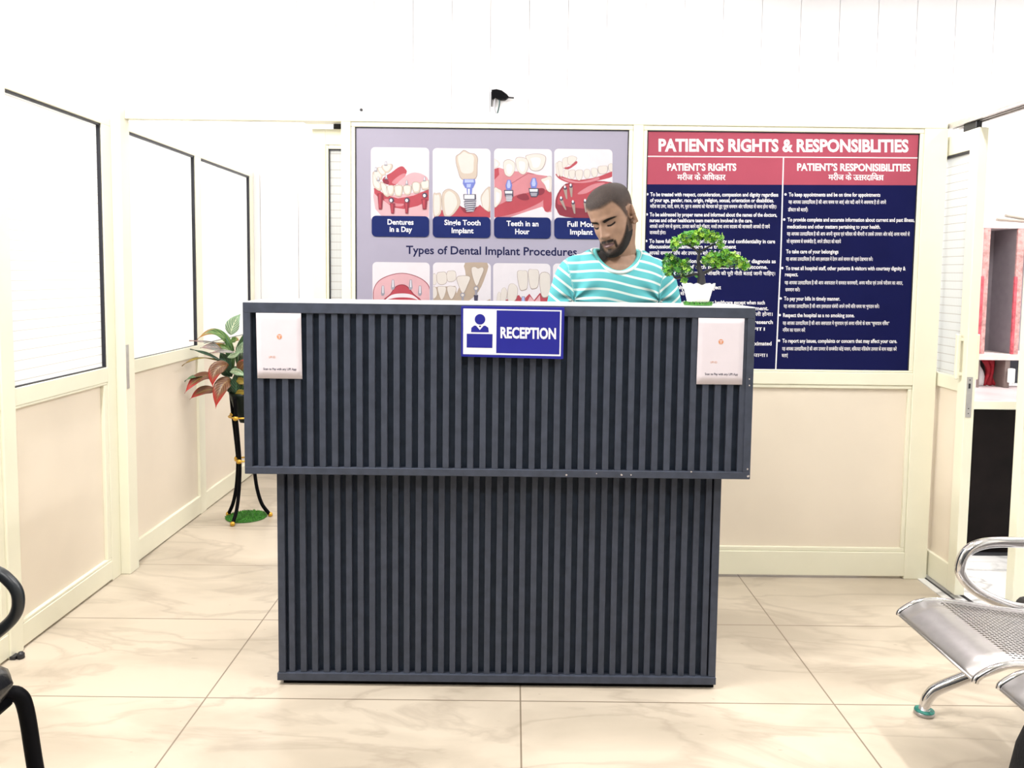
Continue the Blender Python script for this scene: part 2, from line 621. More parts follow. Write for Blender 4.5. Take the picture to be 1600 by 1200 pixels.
# ------------------------------------------------------------------ reception counter
CT = thing('reception_counter', 'dark slate-blue reception counter with vertical grooves and a wider overhanging upper box', 'counter', (-.043, 2.5, 0))
xl, xr, yu, z0u, z1u = -.806, .7195, 2.372, .690, 1.208
u = MB()
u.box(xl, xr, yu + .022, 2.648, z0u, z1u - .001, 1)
u.box(xl, xr, yu, yu + .03, z1u - .031, z1u, 0, .0015)
u.box(xl, xr, yu, yu + .03, z0u, z0u + .022, 0, .0015)
u.box(xl, xl + .022, yu + .0005, yu + .03, z0u + .0215, z1u - .0305, 0, .0015)
u.box(xr - .022, xr, yu + .0005, yu + .03, z0u + .0215, z1u - .0305, 0, .0015)
for x in (xl, xr - .003):
    u.box(x - .001, x + .004, yu + .004, 2.65, z0u + .001, z1u - .0015, 0)
upper = u.build('upper_box', [SLATE, SLATE2], CT)
s = MB()
x = xl + .022 + .0175
while x < xr - .035:
    s.box(x, x + .0185, yu + .004, yu + .024, z0u + .021, z1u - .030, 0, .0012)
    x += .0371
s.build('fluted_panel', SLATE, upper)
MB().box(xl + .002, xr - .001, yu + .003, 2.652, z1u - .0012, z1u + .0028, 0, .001).build('counter_top', mat('white_laminate', (.84, .83, .80), .3, var=.02), CT)
xl2, xr2, yl = -.7276, .6495, 2.432
u = MB()
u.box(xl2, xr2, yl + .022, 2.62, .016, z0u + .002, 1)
u.box(xl2 - .004, xr2 + .001, yl - .004, yl + .03, .016, .040, 0, .0015)
u.box(xl2, xl2 + .022, yl, yl + .03, .0395, z0u, 0, .0015)
u.box(xr2 - .022, xr2, yl, yl + .03, .0395, z0u, 0, .0015)
for x in (xl2, xr2 - .003):
    u.box(x - .001, x + .004, yl + .004, 2.621, .02, z0u, 0)
lower = u.build('lower_box', [SLATE, SLATE2], CT)
s = MB()
x = xl2 + .022 + .010
while x < xr2 - .03:
    s.box(x, x + .0183, yl + .004, yl + .024, .039, z0u, 0, .0012)
    x += .0361
s.build('fluted_panel', SLATE, lower)
MB().box(xl2 + .012, xr2 - .002, yl + .012, 2.61, 0, .018).build('plinth', BLACK, CT)
rnd = random.Random(3)
for px, py, r in ((932, 740, 1.2), (971, 742, 1.8), (986, 742, 1.2), (1080, 737, 1.5), (1168, 733, 1.4), (1169, 744, 2.2), (1171, 592, 1.2), (1171, 602, 1.4), (885, 742, 1.6)):
    p = at(px, py, yu)
    k = r / 526
    ch = MB().add([p + Vector((rnd.uniform(.6, 1.2) * k * cos(a), -.0006, rnd.uniform(.6, 1.2) * k * sin(a))) for a in [i * pi / 3 for i in range(6)]], [list(range(5, -1, -1))])
    ch.build('chipped_spot', mat('bare_board', (.5, .45, .42), .8), CT)


# ------------------------------------------------------------------ flat print on boards
def text_shape(body, bold):
    c = bpy.data.curves.new('lettering', 'FONT')
    c.body, c.size, c.offset, c.resolution_u = body, 1, bold, 3
    o = bpy.data.objects.new('lettering', c)
    COL.objects.link(o)
    bpy.context.view_layer.update()
    me = bpy.data.meshes.new_from_object(o.evaluated_get(bpy.context.evaluated_depsgraph_get()))
    v = [(p.co.x, p.co.y) for p in me.vertices]
    f = [list(p.vertices) for p in me.polygons]
    bpy.data.objects.remove(o)
    bpy.data.curves.remove(c)
    bpy.data.meshes.remove(me)
    # all letters face the same way
    f2 = []
    for q in f:
        a = 0
        for i in range(len(q)):
            p, r = v[q[i]], v[q[(i + 1) % len(q)]]
            a += p[0] * r[1] - r[0] * p[1]
        f2.append(q if a > 0 else q[::-1])
    return v, f2


CAP = {}


class Print:
    """flat coloured shapes printed on a board; measured on the photo, stored as real geometry on the board's plane"""

    def __init__(self, Y, step=.00005):
        self.Y, self.step, self.mb, self.mats, self.k, self.clip = Y, step, MB(), [], 1, None

    def mi(self, m):
        if m not in self.mats:
            self.mats.append(m)
        return self.mats.index(m)

    def pt(self, x, y, layer=None):
        return at(x, y, self.Y) + Vector((0, -(layer if layer is not None else self.k) * self.step, 0))

    def poly(self, m, pts, smooth=0, layer=None):
        if layer is None:
            self.k += 1
        if smooth:
            pts = [(p.x, p.y) for p in spline([(a, b, 0) for a, b in pts], smooth, True)]
        if self.clip:
            x0, y0, x1, y1 = self.clip
            pts = [(min(x1, max(x0, a)), min(y1, max(y0, b))) for a, b in pts]
        tri = tessellate_polygon([[Vector((a, b, 0)) for a, b in pts]])
        P = [self.pt(a, b, layer) for a, b in pts]
        F = []
        for t in tri:
            (ax, ay), (bx, by), (cx, cy) = pts[t[0]], pts[t[1]], pts[t[2]]
            F.append(t if (bx - ax) * (cy - ay) - (by - ay) * (cx - ax) < 0 else t[::-1])
        self.mb.add(P, F, self.mi(m))
        return self

    def ell(self, m, x, y, rx, ry, n=20, layer=None):
        return self.poly(m, [(x + rx * cos(2 * pi * i / n), y + ry * sin(2 * pi * i / n)) for i in range(n)], 0, layer)

    def rrect(self, m, x0, y0, x1, y1, r, slope=0., layer=None):
        pts = []
        for cx, cy, a in ((x1 - r, y0 + r, -90), (x1 - r, y1 - r, 0), (x0 + r, y1 - r, 90), (x0 + r, y0 + r, 180)):
            for i in range(6):
                t = radians(a + 18 * i)
                px = cx + r * cos(t)
                pts.append((px, cy + r * sin(t) + slope * (px - x0)))
        return self.poly(m, pts, 0, layer)

    def line(self, m, pts, w, layer=None):
        L, R = [], []
        for i, (x, y) in enumerate(pts):
            x0, y0 = pts[max(0, i - 1)]
            x1, y1 = pts[min(len(pts) - 1, i + 1)]
            d = math.hypot(x1 - x0, y1 - y0) or 1
            nx, ny = -(y1 - y0) / d * w / 2, (x1 - x0) / d * w / 2
            L.append((x + nx, y + ny))
            R.append((x - nx, y - ny))
        return self.poly(m, L + R[::-1], 0, layer)

    def text(self, m, body, x0, x1, base, cap, bold=.02, slope=.0125, ref='H'):
        v, f = text_shape(body, bold)
        if (ref, bold) not in CAP:
            rv = text_shape(ref, bold)[0]
            CAP[(ref, bold)] = max(p[1] for p in rv)
        ch_ = CAP[(ref, bold)]
        a, b = min(p[0] for p in v), max(p[0] for p in v)
        self.k += 1
        P = []
        for tx, ty in v:
            px = x0 + (x1 - x0) * (tx - a) / (b - a)
            P.append(self.pt(px, base - cap * ty / ch_ + slope * (px - x0)))
        self.mb.add(P, f, self.mi(m))
        return self

    def build(self, name, parent):
        self.k = 1
        return self.mb.build(name, self.mats, parent)


INK = mat('navy_ink', (.010, .010, .045), .5, spec=.15)
PWHITE = mat('print_white', (.80, .78, .80), .5, var=.02)

# reception sign
SB = mat('sign_blue', (.006, .008, .24), .5, var=.04)
ys = 2.3555
tag_loc = at(800, 520, ys)
sg = thing('reception_sign', 'blue and white RECEPTION sign with clerk pictogram on the dark counter front', 'sign', tuple(tag_loc))
q = [at(720.5, 478.5, ys), at(882, 480.5, ys), at(880, 561, ys), at(720.5, 557, ys)]
m = MB()
m.add([p for p in q] + [p + Vector((0, .0165, 0)) for p in q], [(3, 2, 1, 0), (4, 5, 6, 7), (0, 1, 5, 4), (1, 2, 6, 5), (2, 3, 7, 6), (3, 0, 4, 7)])
m.build('board', SB, sg)
p = Print(ys)
p.poly(PWHITE, [(724, 482), (877.5, 484.8), (876, 556.6), (723.6, 553.2)])
p.poly(SB, [(776, 484.8), (875.3, 486.6), (874, 554), (775.2, 551.8)])
p.build('border', sg)
p = Print(ys)
p.k = 4
p.ell(SB, 750, 499, 8.3, 8.3, 28)
p.poly(SB, [(736, 519), (736.5, 512), (741, 508.6), (744, 508.8), (749.7, 515.6), (755.5, 509), (758.5, 508.8), (763, 512), (763.8, 519.4)])
p.poly(INK, [(748.3, 508.8), (751.8, 508.8), (751.3, 511), (748.8, 511)])
p.poly(SB, [(729.3, 521.3), (769.7, 522), (769.3, 543.8), (729.1, 543)])
p.build('pictogram', sg)
p = Print(ys)
p.k = 4
p.text(PWHITE, 'RECEPTION', 782, 868.8, 527.6, 16.8, .035, .02)
p.build('lettering', sg)

# payment notices on the counter (the code printed on them is left out)
PAPER = mat('notice_paper', (.66, .60, .645), .6, var=.015)
ORANGE = mat('orange_ink', (.62, .26, .13), .6)


def notice(label, quad, dx, dy, sc):
    y = 2.3735
    t = thing('payment_notice', label, 'notice', tuple(at(quad[0][0] + 35, quad[0][1] + 50, y)), 'payment notices on the counter')
    n = 8
    rows = []
    for i in range(n + 1):
        a = at(quad[0][0] + (quad[3][0] - quad[0][0]) * i / n, quad[0][1] + (quad[3][1] - quad[0][1]) * i / n, y)
        b = at(quad[1][0] + (quad[2][0] - quad[1][0]) * i / n, quad[1][1] + (quad[2][1] - quad[1][1]) * i / n, y)
        rows.append([a.lerp(b, j / n) for j in range(n + 1)])
    mb = MB().grid(rows, 0, True, flip=True)
    o = mb.build('paper', PAPER, t)
    so = o.modifiers.new('thickness', 'SOLIDIFY')
    so.thickness, so.offset = .0006, 1
    p = Print(y - .001)
    p.text(ORANGE, 'UPI ID:', dx + 19, dx + 30, dy + 75.5, 3.2, .0, .012)
    p.build('identity_line', t)
    p = Print(y - .001)
    p.text(INK, 'Scan to Pay with any UPI App', dx + 10.5, dx + 62, dy + 94, 3.5, .012, .012)
    p.build('lettering', t)
    p = Print(y - .001)
    p.ell(ORANGE, dx + 35.5, dy + 42, 4.0, 4.0, 18)
    p.line(PAPER, [(dx + 32.8, dy + 40.4), (dx + 38.2, dy + 40.4)], .8)
    p.line(PAPER, [(dx + 35.5, dy + 40.4), (dx + 35.5, dy + 44.8)], 1.)
    p.build('round_emblem', t)
    return t


notice('white paper payment notice taped to the left end of the dark counter front', [(400, 485.3), (470.3, 486.6), (472.3, 592), (402.3, 591)], 401, 484, 1)
notice('white paper payment notice taped to the right end of the counter front below the bonsai', [(1091.6, 492.8), (1163.5, 493.6), (1159.5, 601), (1088, 600.3)], 1091, 492, 1)

# ------------------------------------------------------------------ dental poster
LILAC = mat('poster_lilac', (.325, .302, .388), .35, var=.03, scale=2)
CARD = mat('poster_card', (.60, .56, .60), .4, var=.02)
NAVY = mat('poster_navy', (.012, .020, .105), .4, var=.05, spec=.12)
T1 = mat('tooth_white', (.57, .52, .49), .4, var=.02)
T2 = mat('tooth_cream', (.47, .39, .33), .4, var=.02)
T3 = mat('tooth_shade', (.30, .235, .21), .4, var=.02)
TL = mat('tooth_outline', (.20, .14, .13), .4)
G1 = mat('gum_red', (.36, .05, .07), .4, var=.05)
G2 = mat('gum_pink', (.48, .18, .21), .4, var=.05)
G3 = mat('gum_dark', (.20, .022, .04), .4, var=.05)
G4 = mat('gum_pale', (.55, .32, .35), .4, var=.03)
M1 = mat('implant_grey', (.26, .25, .30), .4)
M2 = mat('implant_light', (.62, .61, .66), .4)
M3_ = mat('implant_dark', (.05, .045, .08), .4)
V1 = mat('abutment_blue', (.13, .16, .45), .4)
V2 = mat('abutment_light', (.33, .38, .70), .4)
BONE = mat('jaw_beige', (.37, .29, .23), .4, var=.03)

yp1 = YP + .012
po = thing('dental_poster', 'lilac poster of dental implant procedures in the left bay of the back partition', 'poster', (-.1, yp1, 1.41))
MB().box(-.670, .4725, yp1, yp1 + .005, .905, 1.905).build('sheet', LILAC, po)


def card(x0, y0, x1, y1, slope=.012):
    p = Print(yp1)
    p.rrect(CARD, x0, y0, x1, y1, 6.5, slope)
    p.clip = (x0 + .4, y0, x1 - .4, min(y1, y0 + 109))
    return p


def Q(ox, oy, s):
    return lambda *pts: [(ox + a / s, oy + b / s) for a, b in pts]


# card: dentures in a day
p = card(579.5, 229.8, 670.5, 346)
c = Q(570, 220, 9.227)
p.poly(G4, c((120, 800), (135, 700), (300, 800), (930, 720), (930, 1100), (250, 1100), (150, 980)), 0)
p.poly(G1, c((130, 680), (170, 690), (300, 780), (480, 830), (700, 790), (930, 700), (930, 860), (760, 940), (560, 985), (400, 960), (300, 880), (180, 800), (140, 760)), 0)
p.poly(G2, c((280, 850), (360, 845), (450, 900), (560, 910), (520, 945), (380, 930)), 4)
p.poly(G1, c((310, 500), (380, 460), (480, 385), (540, 368), (580, 400), (600, 470), (440, 640), (330, 630), (250, 570)), 3)
p.poly(G2, c((390, 600), (470, 520), (560, 470), (590, 500), (470, 620)), 3)
p.poly(G4, c((470, 630), (560, 530), (680, 460), (800, 470), (900, 530), (880, 590), (640, 640)), 3)
p.poly(G3, c((270, 560), (300, 540), (350, 590), (330, 630), (265, 600)), 3)
for q in (((120, 460), (150, 430), (240, 400), (260, 470), (240, 560), (180, 560), (120, 560)),
          ((180, 390), (250, 380), (300, 420), (300, 490), (250, 500), (200, 450)),
          ((245, 360), (300, 340), (390, 335), (400, 390), (340, 460), (290, 450), (250, 400)),
          ((110, 480), (130, 460), (170, 560), (235, 640), (230, 720), (180, 710), (120, 640)),
          ((225, 590), (310, 640), (315, 720), (350, 800), (300, 800), (250, 730)),
          ((325, 650), (420, 650), (415, 770), (360, 790), (330, 720)),
          ((430, 650), (545, 650), (530, 790), (480, 805), (440, 780)),
          ((555, 650), (670, 650), (660, 760), (615, 785), (570, 760)),
          ((680, 620), (740, 590), (800, 620), (795, 730), (750, 758), (700, 740)),
          ((805, 600), (870, 580), (935, 570), (935, 690), (860, 710), (820, 690))):
    p.poly(TL, c(*[(a * 1.0, b * 1.0) for a, b in q]), 4)
    cx_, cy_ = sum(a for a, b in q) / len(q), sum(b for a, b in q) / len(q)
    p.poly(T2, c(*[(cx_ + (a - cx_) * .96, cy_ + (b - cy_) * .97) for a, b in q]), 4)
    p.poly(T1, c(*[(cx_ - 4 + (a - cx_) * .72, cy_ - 8 + (b - cy_) * .76) for a, b in q]), 4)
for x, y in ((160, 410), (305, 325), (195, 545), (310, 520), (605, 600), (860, 550)):
    p.poly(M1, c((x - 26, y + 35), (x - 12, y + 10), (x - 12, y - 30), (x + 12, y - 30), (x + 12, y + 10), (x + 26, y + 35)), 0)
    p.poly(M2, c((x - 8, y + 18), (x - 5, y - 25), (x + 5, y - 25), (x + 8, y + 18)), 0)
for x, y, h_, w in ((225, 760, 230, 42), (400, 900, 150, 38), (605, 890, 160, 34), (860, 840, 150, 45)):
    p.poly(G3, c((x - w, y), (x + w, y), (x + w * .6, y + h_), (x - w * .5, y + h_)), 0)
    p.poly(G1, c((x - w * .6, y + 10), (x + w * .2, y + 10), (x + w * .1, y + h_ * .9), (x - w * .3, y + h_ * .9)), 0)
for x, y in ((385, 855), (610, 855), (865, 785)):
    p.ell(M3_, 570 + x / 9.227, 220 + y / 9.227, 3.9, 3.9)
    p.ell(M2, 570 + (x - 5) / 9.227, 220 + (y + 6) / 9.227, 2.2, 2.5)
p.build('dentures_picture', po)

# card: single tooth implant
p = card(676, 231.3, 766.5, 346.5)
c = Q(670, 225, 10)
p.poly(G1, c((80, 1130), (200, 1030), (360, 1100), (490, 960), (560, 1060), (640, 1080), (800, 950), (880, 1030), (965, 1040), (965, 1180), (80, 1180)), 0)
p.poly(G3, c((490, 970), (540, 1060), (610, 1085), (700, 1060), (760, 980), (700, 1000), (560, 1000)), 3)
for q in (((70, 790), (120, 770), (190, 780), (200, 1000), (170, 1110), (75, 1120)),
          ((205, 800), (300, 700), (420, 750), (480, 840), (485, 960), (360, 1120), (235, 1120)),
          ((820, 800), (960, 670), (965, 1040), (860, 1010), (825, 930))):
    p.poly(TL, c(*q), 4)
    cx_, cy_ = sum(a for a, b in q) / len(q), sum(b for a, b in q) / len(q)
    p.poly(T2, c(*[(cx_ + (a - cx_) * .97, cy_ + (b - cy_) * .98) for a, b in q]), 4)
    p.poly(T1, c(*[(cx_ - 8 + (a - cx_) * .68, cy_ + 6 + (b - cy_) * .84) for a, b in q]), 4)
q = ((425, 190), (480, 150), (550, 95), (640, 140), (720, 155), (765, 220), (760, 330), (735, 540), (520, 555), (450, 400), (420, 270))
p.poly(TL, c(*q), 4)
p.poly(T2, c(*[(592 + (a - 592) * .97, 330 + (b - 330) * .97) for a, b in q]), 4)
p.poly(T1, c(*[(580 + (a - 592) * .72, 290 + (b - 330) * .72) for a, b in q]), 4)
p.poly(V1, c((540, 548), (720, 548), (730, 610), (690, 690), (570, 690), (530, 620)), 0)
p.poly(V2, c((560, 556), (700, 556), (705, 600), (560, 605)), 0)
p.poly(V2, c((590, 625), (660, 625), (650, 680), (595, 680)), 0)
p.poly(V1, c((590, 690), (680, 690), (670, 790), (600, 790)), 0)
p.poly(M2, c((612, 700), (640, 700), (640, 790), (612, 790)), 0)
p.poly(M3_, c((540, 785), (735, 785), (740, 870), (545, 870)), 0)
p.poly(M2, c((555, 795), (715, 795), (715, 858), (555, 858)), 0)
p.poly(M1, c((560, 870), (730, 870), (740, 960), (700, 1060), (590, 1060), (550, 960)), 0)
for i in range(5):
    p.line(M3_, c((545 + i * 8, 905 + i * 33), (745 - i * 10, 890 + i * 33)), 1.1)
    p.line(M2, c((560 + i * 8, 920 + i * 33), (725 - i * 10, 905 + i * 33)), .9)
p.build('single_tooth_picture', po)

# card: teeth in an hour
p = card(772, 232, 862.5, 347)
c = Q(765, 225, 10)
p.poly(G2, c((72, 390), (150, 370), (300, 420), (450, 430), (600, 440), (750, 480), (900, 500), (965, 560), (965, 1060), (900, 1070), (820, 980), (600, 1050), (300, 1150), (75, 1150)), 0)
p.poly(G1, c((72, 390), (140, 370), (150, 480), (72, 560)), 0)
p.poly(G1, c((75, 1000), (250, 900), (420, 800), (600, 760), (780, 690), (870, 720), (850, 860), (700, 960), (400, 1080), (75, 1140)), 4)
p.poly(G3, c((420, 820), (560, 770), (620, 860), (520, 880)), 4)
p.poly(G3, c((760, 700), (850, 700), (850, 770), (770, 800)), 4)
p.line(G3, c((340, 620), (480, 530), (600, 460), (700, 470)), .7)
p.poly(G1, c((860, 740), (960, 720), (965, 1000), (880, 1060), (840, 960)), 4)
for q in (((72, 240), (110, 250), (160, 300), (140, 350), (72, 370)),
          ((215, 290), (300, 240), (395, 300), (390, 420), (340, 500), (290, 510), (235, 460)),
          ((405, 240), (470, 205), (590, 240), (605, 360), (560, 460), (500, 475), (430, 400)),
          ((560, 200), (600, 170), (740, 150), (860, 180), (880, 250), (830, 380), (740, 425), (640, 400), (600, 280)),
          ((800, 560), (860, 530), (965, 510), (965, 740), (900, 730), (860, 640)),
          ((72, 690), (140, 700), (190, 740), (180, 880), (120, 970), (72, 975))):
    p.poly(T3, c(*q), 4)
    cx_, cy_ = sum(a for a, b in q) / len(q), sum(b for a, b in q) / len(q)
    p.poly(T1, c(*[(cx_ + (a - cx_) * .95, cy_ + (b - cy_) * .95) for a, b in q]), 4)
    p.poly(CARD, c(*[(cx_ + (a - cx_) * .5, cy_ + 10 + (b - cy_) * .6) for a, b in q]), 4)
for x, y, s_ in ((300, 560, 1.), (690, 530, 1.1)):
    p.poly(V1, c((x - 22 * s_, y), (x + 25 * s_, y), (x + 52 * s_, y + 85), (x + 35 * s_, y + 170), (x - 35 * s_, y + 170), (x - 52 * s_, y + 85)), 0)
    p.poly(V2, c((x - 12 * s_, y + 10), (x + 14 * s_, y + 10), (x + 28 * s_, y + 90), (x + 16 * s_, y + 130), (x - 20 * s_, y + 130), (x - 30 * s_, y + 90)), 0)
    p.poly(M3_, c((x - 72 * s_, y + 160), (x + 68 * s_, y + 160), (x + 70 * s_, y + 260), (x + 40 * s_, y + 300), (x - 40 * s_, y + 300), (x - 62 * s_, y + 240)), 0)
    p.poly(M2, c((x - 60 * s_, y + 175), (x + 56 * s_, y + 175), (x + 52 * s_, y + 215), (x - 55 * s_, y + 215)), 0)
    p.poly(M1, c((x - 48 * s_, y + 232), (x + 50 * s_, y + 232), (x + 40 * s_, y + 285), (x - 36 * s_, y + 285)), 0)
p.poly(M1, c((250, 820), (360, 820), (340, 900), (270, 900)), 0)
for i in range(3):
    p.line(M2, c((255, 832 + i * 26), (352, 828 + i * 26)), .9)
p.build('teeth_hour_picture', po)

# card: full mouth implant
p = card(866, 232.4, 957, 347)
c = Q(860, 225, 10)
p.poly(G3, c((240, 620), (440, 610), (700, 580), (900, 590), (1000, 660), (1000, 1140), (240, 1140), (100, 1030), (75, 930), (110, 780)), 3)
p.poly(G1, c((250, 640), (440, 630), (700, 590), (900, 600), (990, 700), (990, 1000), (420, 1000), (200, 960), (110, 930), (140, 780)), 3)
p.poly(G2, c((420, 780), (560, 680), (700, 620), (860, 610), (700, 690), (560, 770)), 3)
p.poly(G1, c((80, 470), (130, 480), (280, 540), (440, 560), (620, 540), (780, 500), (965, 430), (965, 510), (800, 560), (620, 600), (440, 630), (260, 600), (130, 540)), 3)
p.poly(G2, c((150, 520), (300, 560), (440, 590), (620, 560), (750, 520), (750, 560), (600, 600), (440, 610), (280, 590)), 3)
p.poly(G1, c((200, 370), (300, 350), (380, 280), (415, 270), (410, 310), (280, 395)), 3)
for q in (((80, 320), (110, 290), (135, 340), (140, 500), (100, 480)), ((110, 300), (160, 270), (200, 330), (200, 390), (190, 490), (150, 500)),
          ((190, 240), (270, 210), (290, 290), (240, 360), (190, 370)), ((270, 210), (340, 185), (410, 210), (400, 260), (320, 330), (270, 300)),
          ((215, 410), (280, 400), (282, 500), (255, 535), (220, 500)), ((290, 420), (385, 410), (375, 520), (335, 550), (300, 510)),
          ((395, 420), (500, 410), (498, 520), (455, 570), (405, 540)), ((525, 420), (570, 390), (618, 420), (612, 510), (565, 545), (525, 500)),
          ((640, 390), (690, 375), (735, 400), (730, 490), (685, 520), (648, 480)), ((745, 360), (820, 340), (890, 350), (885, 440), (820, 470), (755, 450)),
          ((905, 330), (965, 310), (965, 430), (915, 410))):
    p.poly(T3, c(*q), 4)
    cx_, cy_ = sum(a for a, b in q) / len(q), sum(b for a, b in q) / len(q)
    p.poly(T1, c(*[(cx_ + (a - cx_) * .93, cy_ + (b - cy_) * .95) for a, b in q]), 4)
for x, y, a in ((170, 850, 60), (355, 910, 15), (545, 890, 0), (230, 680, 15), (320, 650, 0)):
    p.poly(T3, c((x - 28, y + 30), (x + 28, y + 30), (x + 20 + a, y + 180), (x + a, y + 180)), 0)
    p.ell(M3_, 860 + x / 10, 225 + (y + 8) / 10, 2.6, 2.9)
    p.ell(M2, 860 + (x - 5) / 10, 225 + (y - 10) / 10, 1.5, 2.2)
p.build('full_mouth_picture', po)

# second row of cards, cut off by the counter
p = card(582, 409.3, 671.5, 485)
c = Q(555, 400, 4.923)
p.poly(G3, c((138, 360), (140, 260), (180, 190), (260, 148), (360, 130), (460, 150), (540, 195), (577, 260), (577, 400), (138, 400)), 4)
p.poly(G4, c((143, 360), (145, 262), (184, 194), (262, 153), (360, 135), (458, 155), (536, 199), (571, 262), (571, 400), (143, 400)), 4)
p.poly(G3, c((225, 352), (270, 290), (310, 235), (360, 218), (405, 235), (450, 290), (500, 352)), 4)
p.poly(G1, c((232, 352), (275, 292), (315, 240), (360, 224), (400, 240), (445, 292), (492, 352)), 4)
p.poly(CARD, c((235, 345), (280, 300), (360, 288), (440, 300), (485, 345), (360, 325)), 4)
p.poly(G1, c((220, 352), (290, 325), (360, 318), (440, 325), (500, 352), (500, 420), (220, 420)), 4)
for x, y, a in ((213, 228, 1), (290, 182, 1), (427, 182, -1), (498, 228, -1)):
    p.poly(M1, c((x - 8, y), (x + 9, y), (x + 15, y + 62), (x + 6, y + 78), (x - 10, y + 78), (x - 15, y + 62)), 0)
    p.poly(M2, c((x - 3, y + 4), (x + 4, y + 4), (x + 5, y + 58), (x - 4, y + 58)), 0)
p.build('jaw_arch_picture', po)

p = card(676.5, 410, 767, 485)
p.poly(BONE, c((845, 52), (1015, 52), (1000, 160), (950, 270), (880, 340), (800, 380), (770, 330), (800, 240), (850, 150)), 3)
p.poly(BONE, c((598, 240), (770, 230), (790, 340), (800, 400), (598, 400)), 0)
p.poly(BONE, c((990, 352), (1040, 330), (1042, 400), (960, 400)), 0)
for q in (((600, 140), (622, 145), (625, 210), (600, 220)), ((628, 135), (665, 122), (700, 130), (705, 200), (670, 222), (632, 205)), ((705, 125), (740, 112), (772, 122), (774, 180), (740, 200), (708, 190)),
          ((598, 240), (622, 245), (630, 300), (600, 330)), ((632, 240), (665, 232), (700, 242), (690, 300), (665, 340), (645, 300)), ((706, 240), (740, 230), (778, 245), (765, 300), (740, 335), (718, 300)),
          ((780, 165), (830, 150), (885, 160), (870, 215), (830, 290), (795, 230)), ((892, 95), (920, 82), (945, 95), (980, 85), (990, 110), (965, 170), (935, 235), (905, 170))):
    p.poly(T3, c(*q), 4)
    cx_, cy_ = sum(a for a, b in q) / len(q), sum(b for a, b in q) / len(q)
    p.poly(T1, c(*[(cx_ + (a - cx_) * .93, cy_ + (b - cy_) * .94) for a, b in q]), 4)
for x, y in ((826, 300), (930, 250)):
    p.ell(M1, 555 + x / 4.923, 400 + y / 4.923, 3.8, 3.6)
    p.ell(T1, 555 + x / 4.923, 400 + y / 4.923, 2.2, 2.0)
    p.poly(M3_, c((x - 18, y + 50), (x + 16, y + 50), (x + 10, y + 110), (x - 12, y + 110)), 0)
    p.poly(M1, c((x - 9, y + 18), (x + 9, y + 18), (x + 7, y + 52), (x - 8, y + 52)), 0)
p.build('roots_picture', po)

p = card(770.5, 411, 860, 485)
p.poly(G1, c((1110, 352), (1180, 330), (1260, 300), (1290, 340), (1340, 290), (1375, 340), (1420, 285), (1500, 310), (1500, 400), (1110, 400)), 0)
p.poly(G4, c((1320, 360), (1345, 310), (1380, 350), (1420, 300), (1430, 400), (1320, 400)), 0)
for q in (((1095, 290), (1115, 280), (1130, 340), (1110, 380), (1085, 380)), ((1125, 260), (1155, 245), (1170, 290), (1150, 360), (1118, 370)), ((1180, 230), (1215, 212), (1250, 250), (1240, 330), (1200, 360), (1170, 330)),
          ((1245, 125), (1290, 112), (1325, 125), (1325, 240), (1300, 265), (1265, 255)), ((1330, 115), (1370, 103), (1412, 118), (1408, 230), (1375, 255), (1345, 240)),
          ((1420, 140), (1495, 140), (1498, 280), (1470, 320), (1430, 300))):
    p.poly(T3, c(*q), 4)
    cx_, cy_ = sum(a for a, b in q) / len(q), sum(b for a, b in q) / len(q)
    p.poly(T1, c(*[(cx_ + (a - cx_) * .93, cy_ + (b - cy_) * .95 - 2) for a, b in q]), 4)
p.poly(M1, c((1280, 310), (1305, 310), (1315, 400), (1270, 400)), 0)
p.poly(V2, c((1286, 315), (1298, 315), (1302, 360), (1282, 360)), 0)
p.build('front_teeth_picture', po)

p = card(864, 411.6, 955, 485)
p.build('covered_picture', po)

for x0, y0, x1, y1, l1, a1, l2, a2, b1 in ((581, 337, 670.5, 369.5, 'Dentures', (605.7, 646.3), 'in a Day', (609, 644), (350.7, 362)),
                                           (676.3, 338, 766.3, 371, 'Single Tooth', (694.5, 750.8), 'Implant', (705.8, 740), (351.4, 364)),
                                           (772, 339, 860.5, 372, 'Teeth in an', (791.5, 841.3), 'Hour', (805, 827.3), (353, 365.6)),
                                           (866, 340, 956, 373, 'Full Mouth', (886.5, 938), 'Implant', (890.8, 926), (354, 366.2))):
    p = Print(yp1)
    p.k = 60
    p.rrect(NAVY, x0, y0, x1, y1, 6.5, .012)
    o = p.build('caption_plate', po)
    p = Print(yp1)
    p.k = 64
    p.text(PWHITE, l1, a1[0], a1[1], b1[0], 8.1, .02)
    p.text(PWHITE, l2, a2[0], a2[1], b1[1], 8.1, .02)
    p.build('caption', o)
p = Print(yp1)
p.text(mat('title_ink', (.010, .011, .055), .5, spec=.12), 'Types of Dental Implant Procedures', 634.5, 901.5, 396.4, 12.6, .02, .0125)
p.build('title', po)

# ------------------------------------------------------------------ patients' rights poster
RED = mat('poster_red', (.36, .068, .105), .4, var=.05, scale=4, spec=.15)
DNAVY = mat('poster_deep_navy', (.0045, .006, .055), .45, var=.10, scale=4, spec=.12)
yp2 = YP + .012
pr2 = thing('rights_poster', 'red and navy patients rights poster in English and Hindi on the back partition', 'poster', (1.11, yp2, 1.41))
MB().box(.546, 1.6845, yp2, yp2 + .005, .907, 1.9045).build('sheet', DNAVY, pr2)
p = Print(yp2)
p.poly(RED, [(1008, 203.2), (1439, 208), (1434.5, 289.5), (1006, 288)])
p.build('red_band', pr2)
p = Print(yp2)
p.k = 3
p.line(PWHITE, [(1008, 244.3), (1437.5, 246.8)], 1.6)
p.line(PWHITE, [(1224.2, 245.5), (1220, 400), (1212, 579)], 2.0)
p.build('divider_rule', pr2)
p = Print(yp2)
p.k = 3
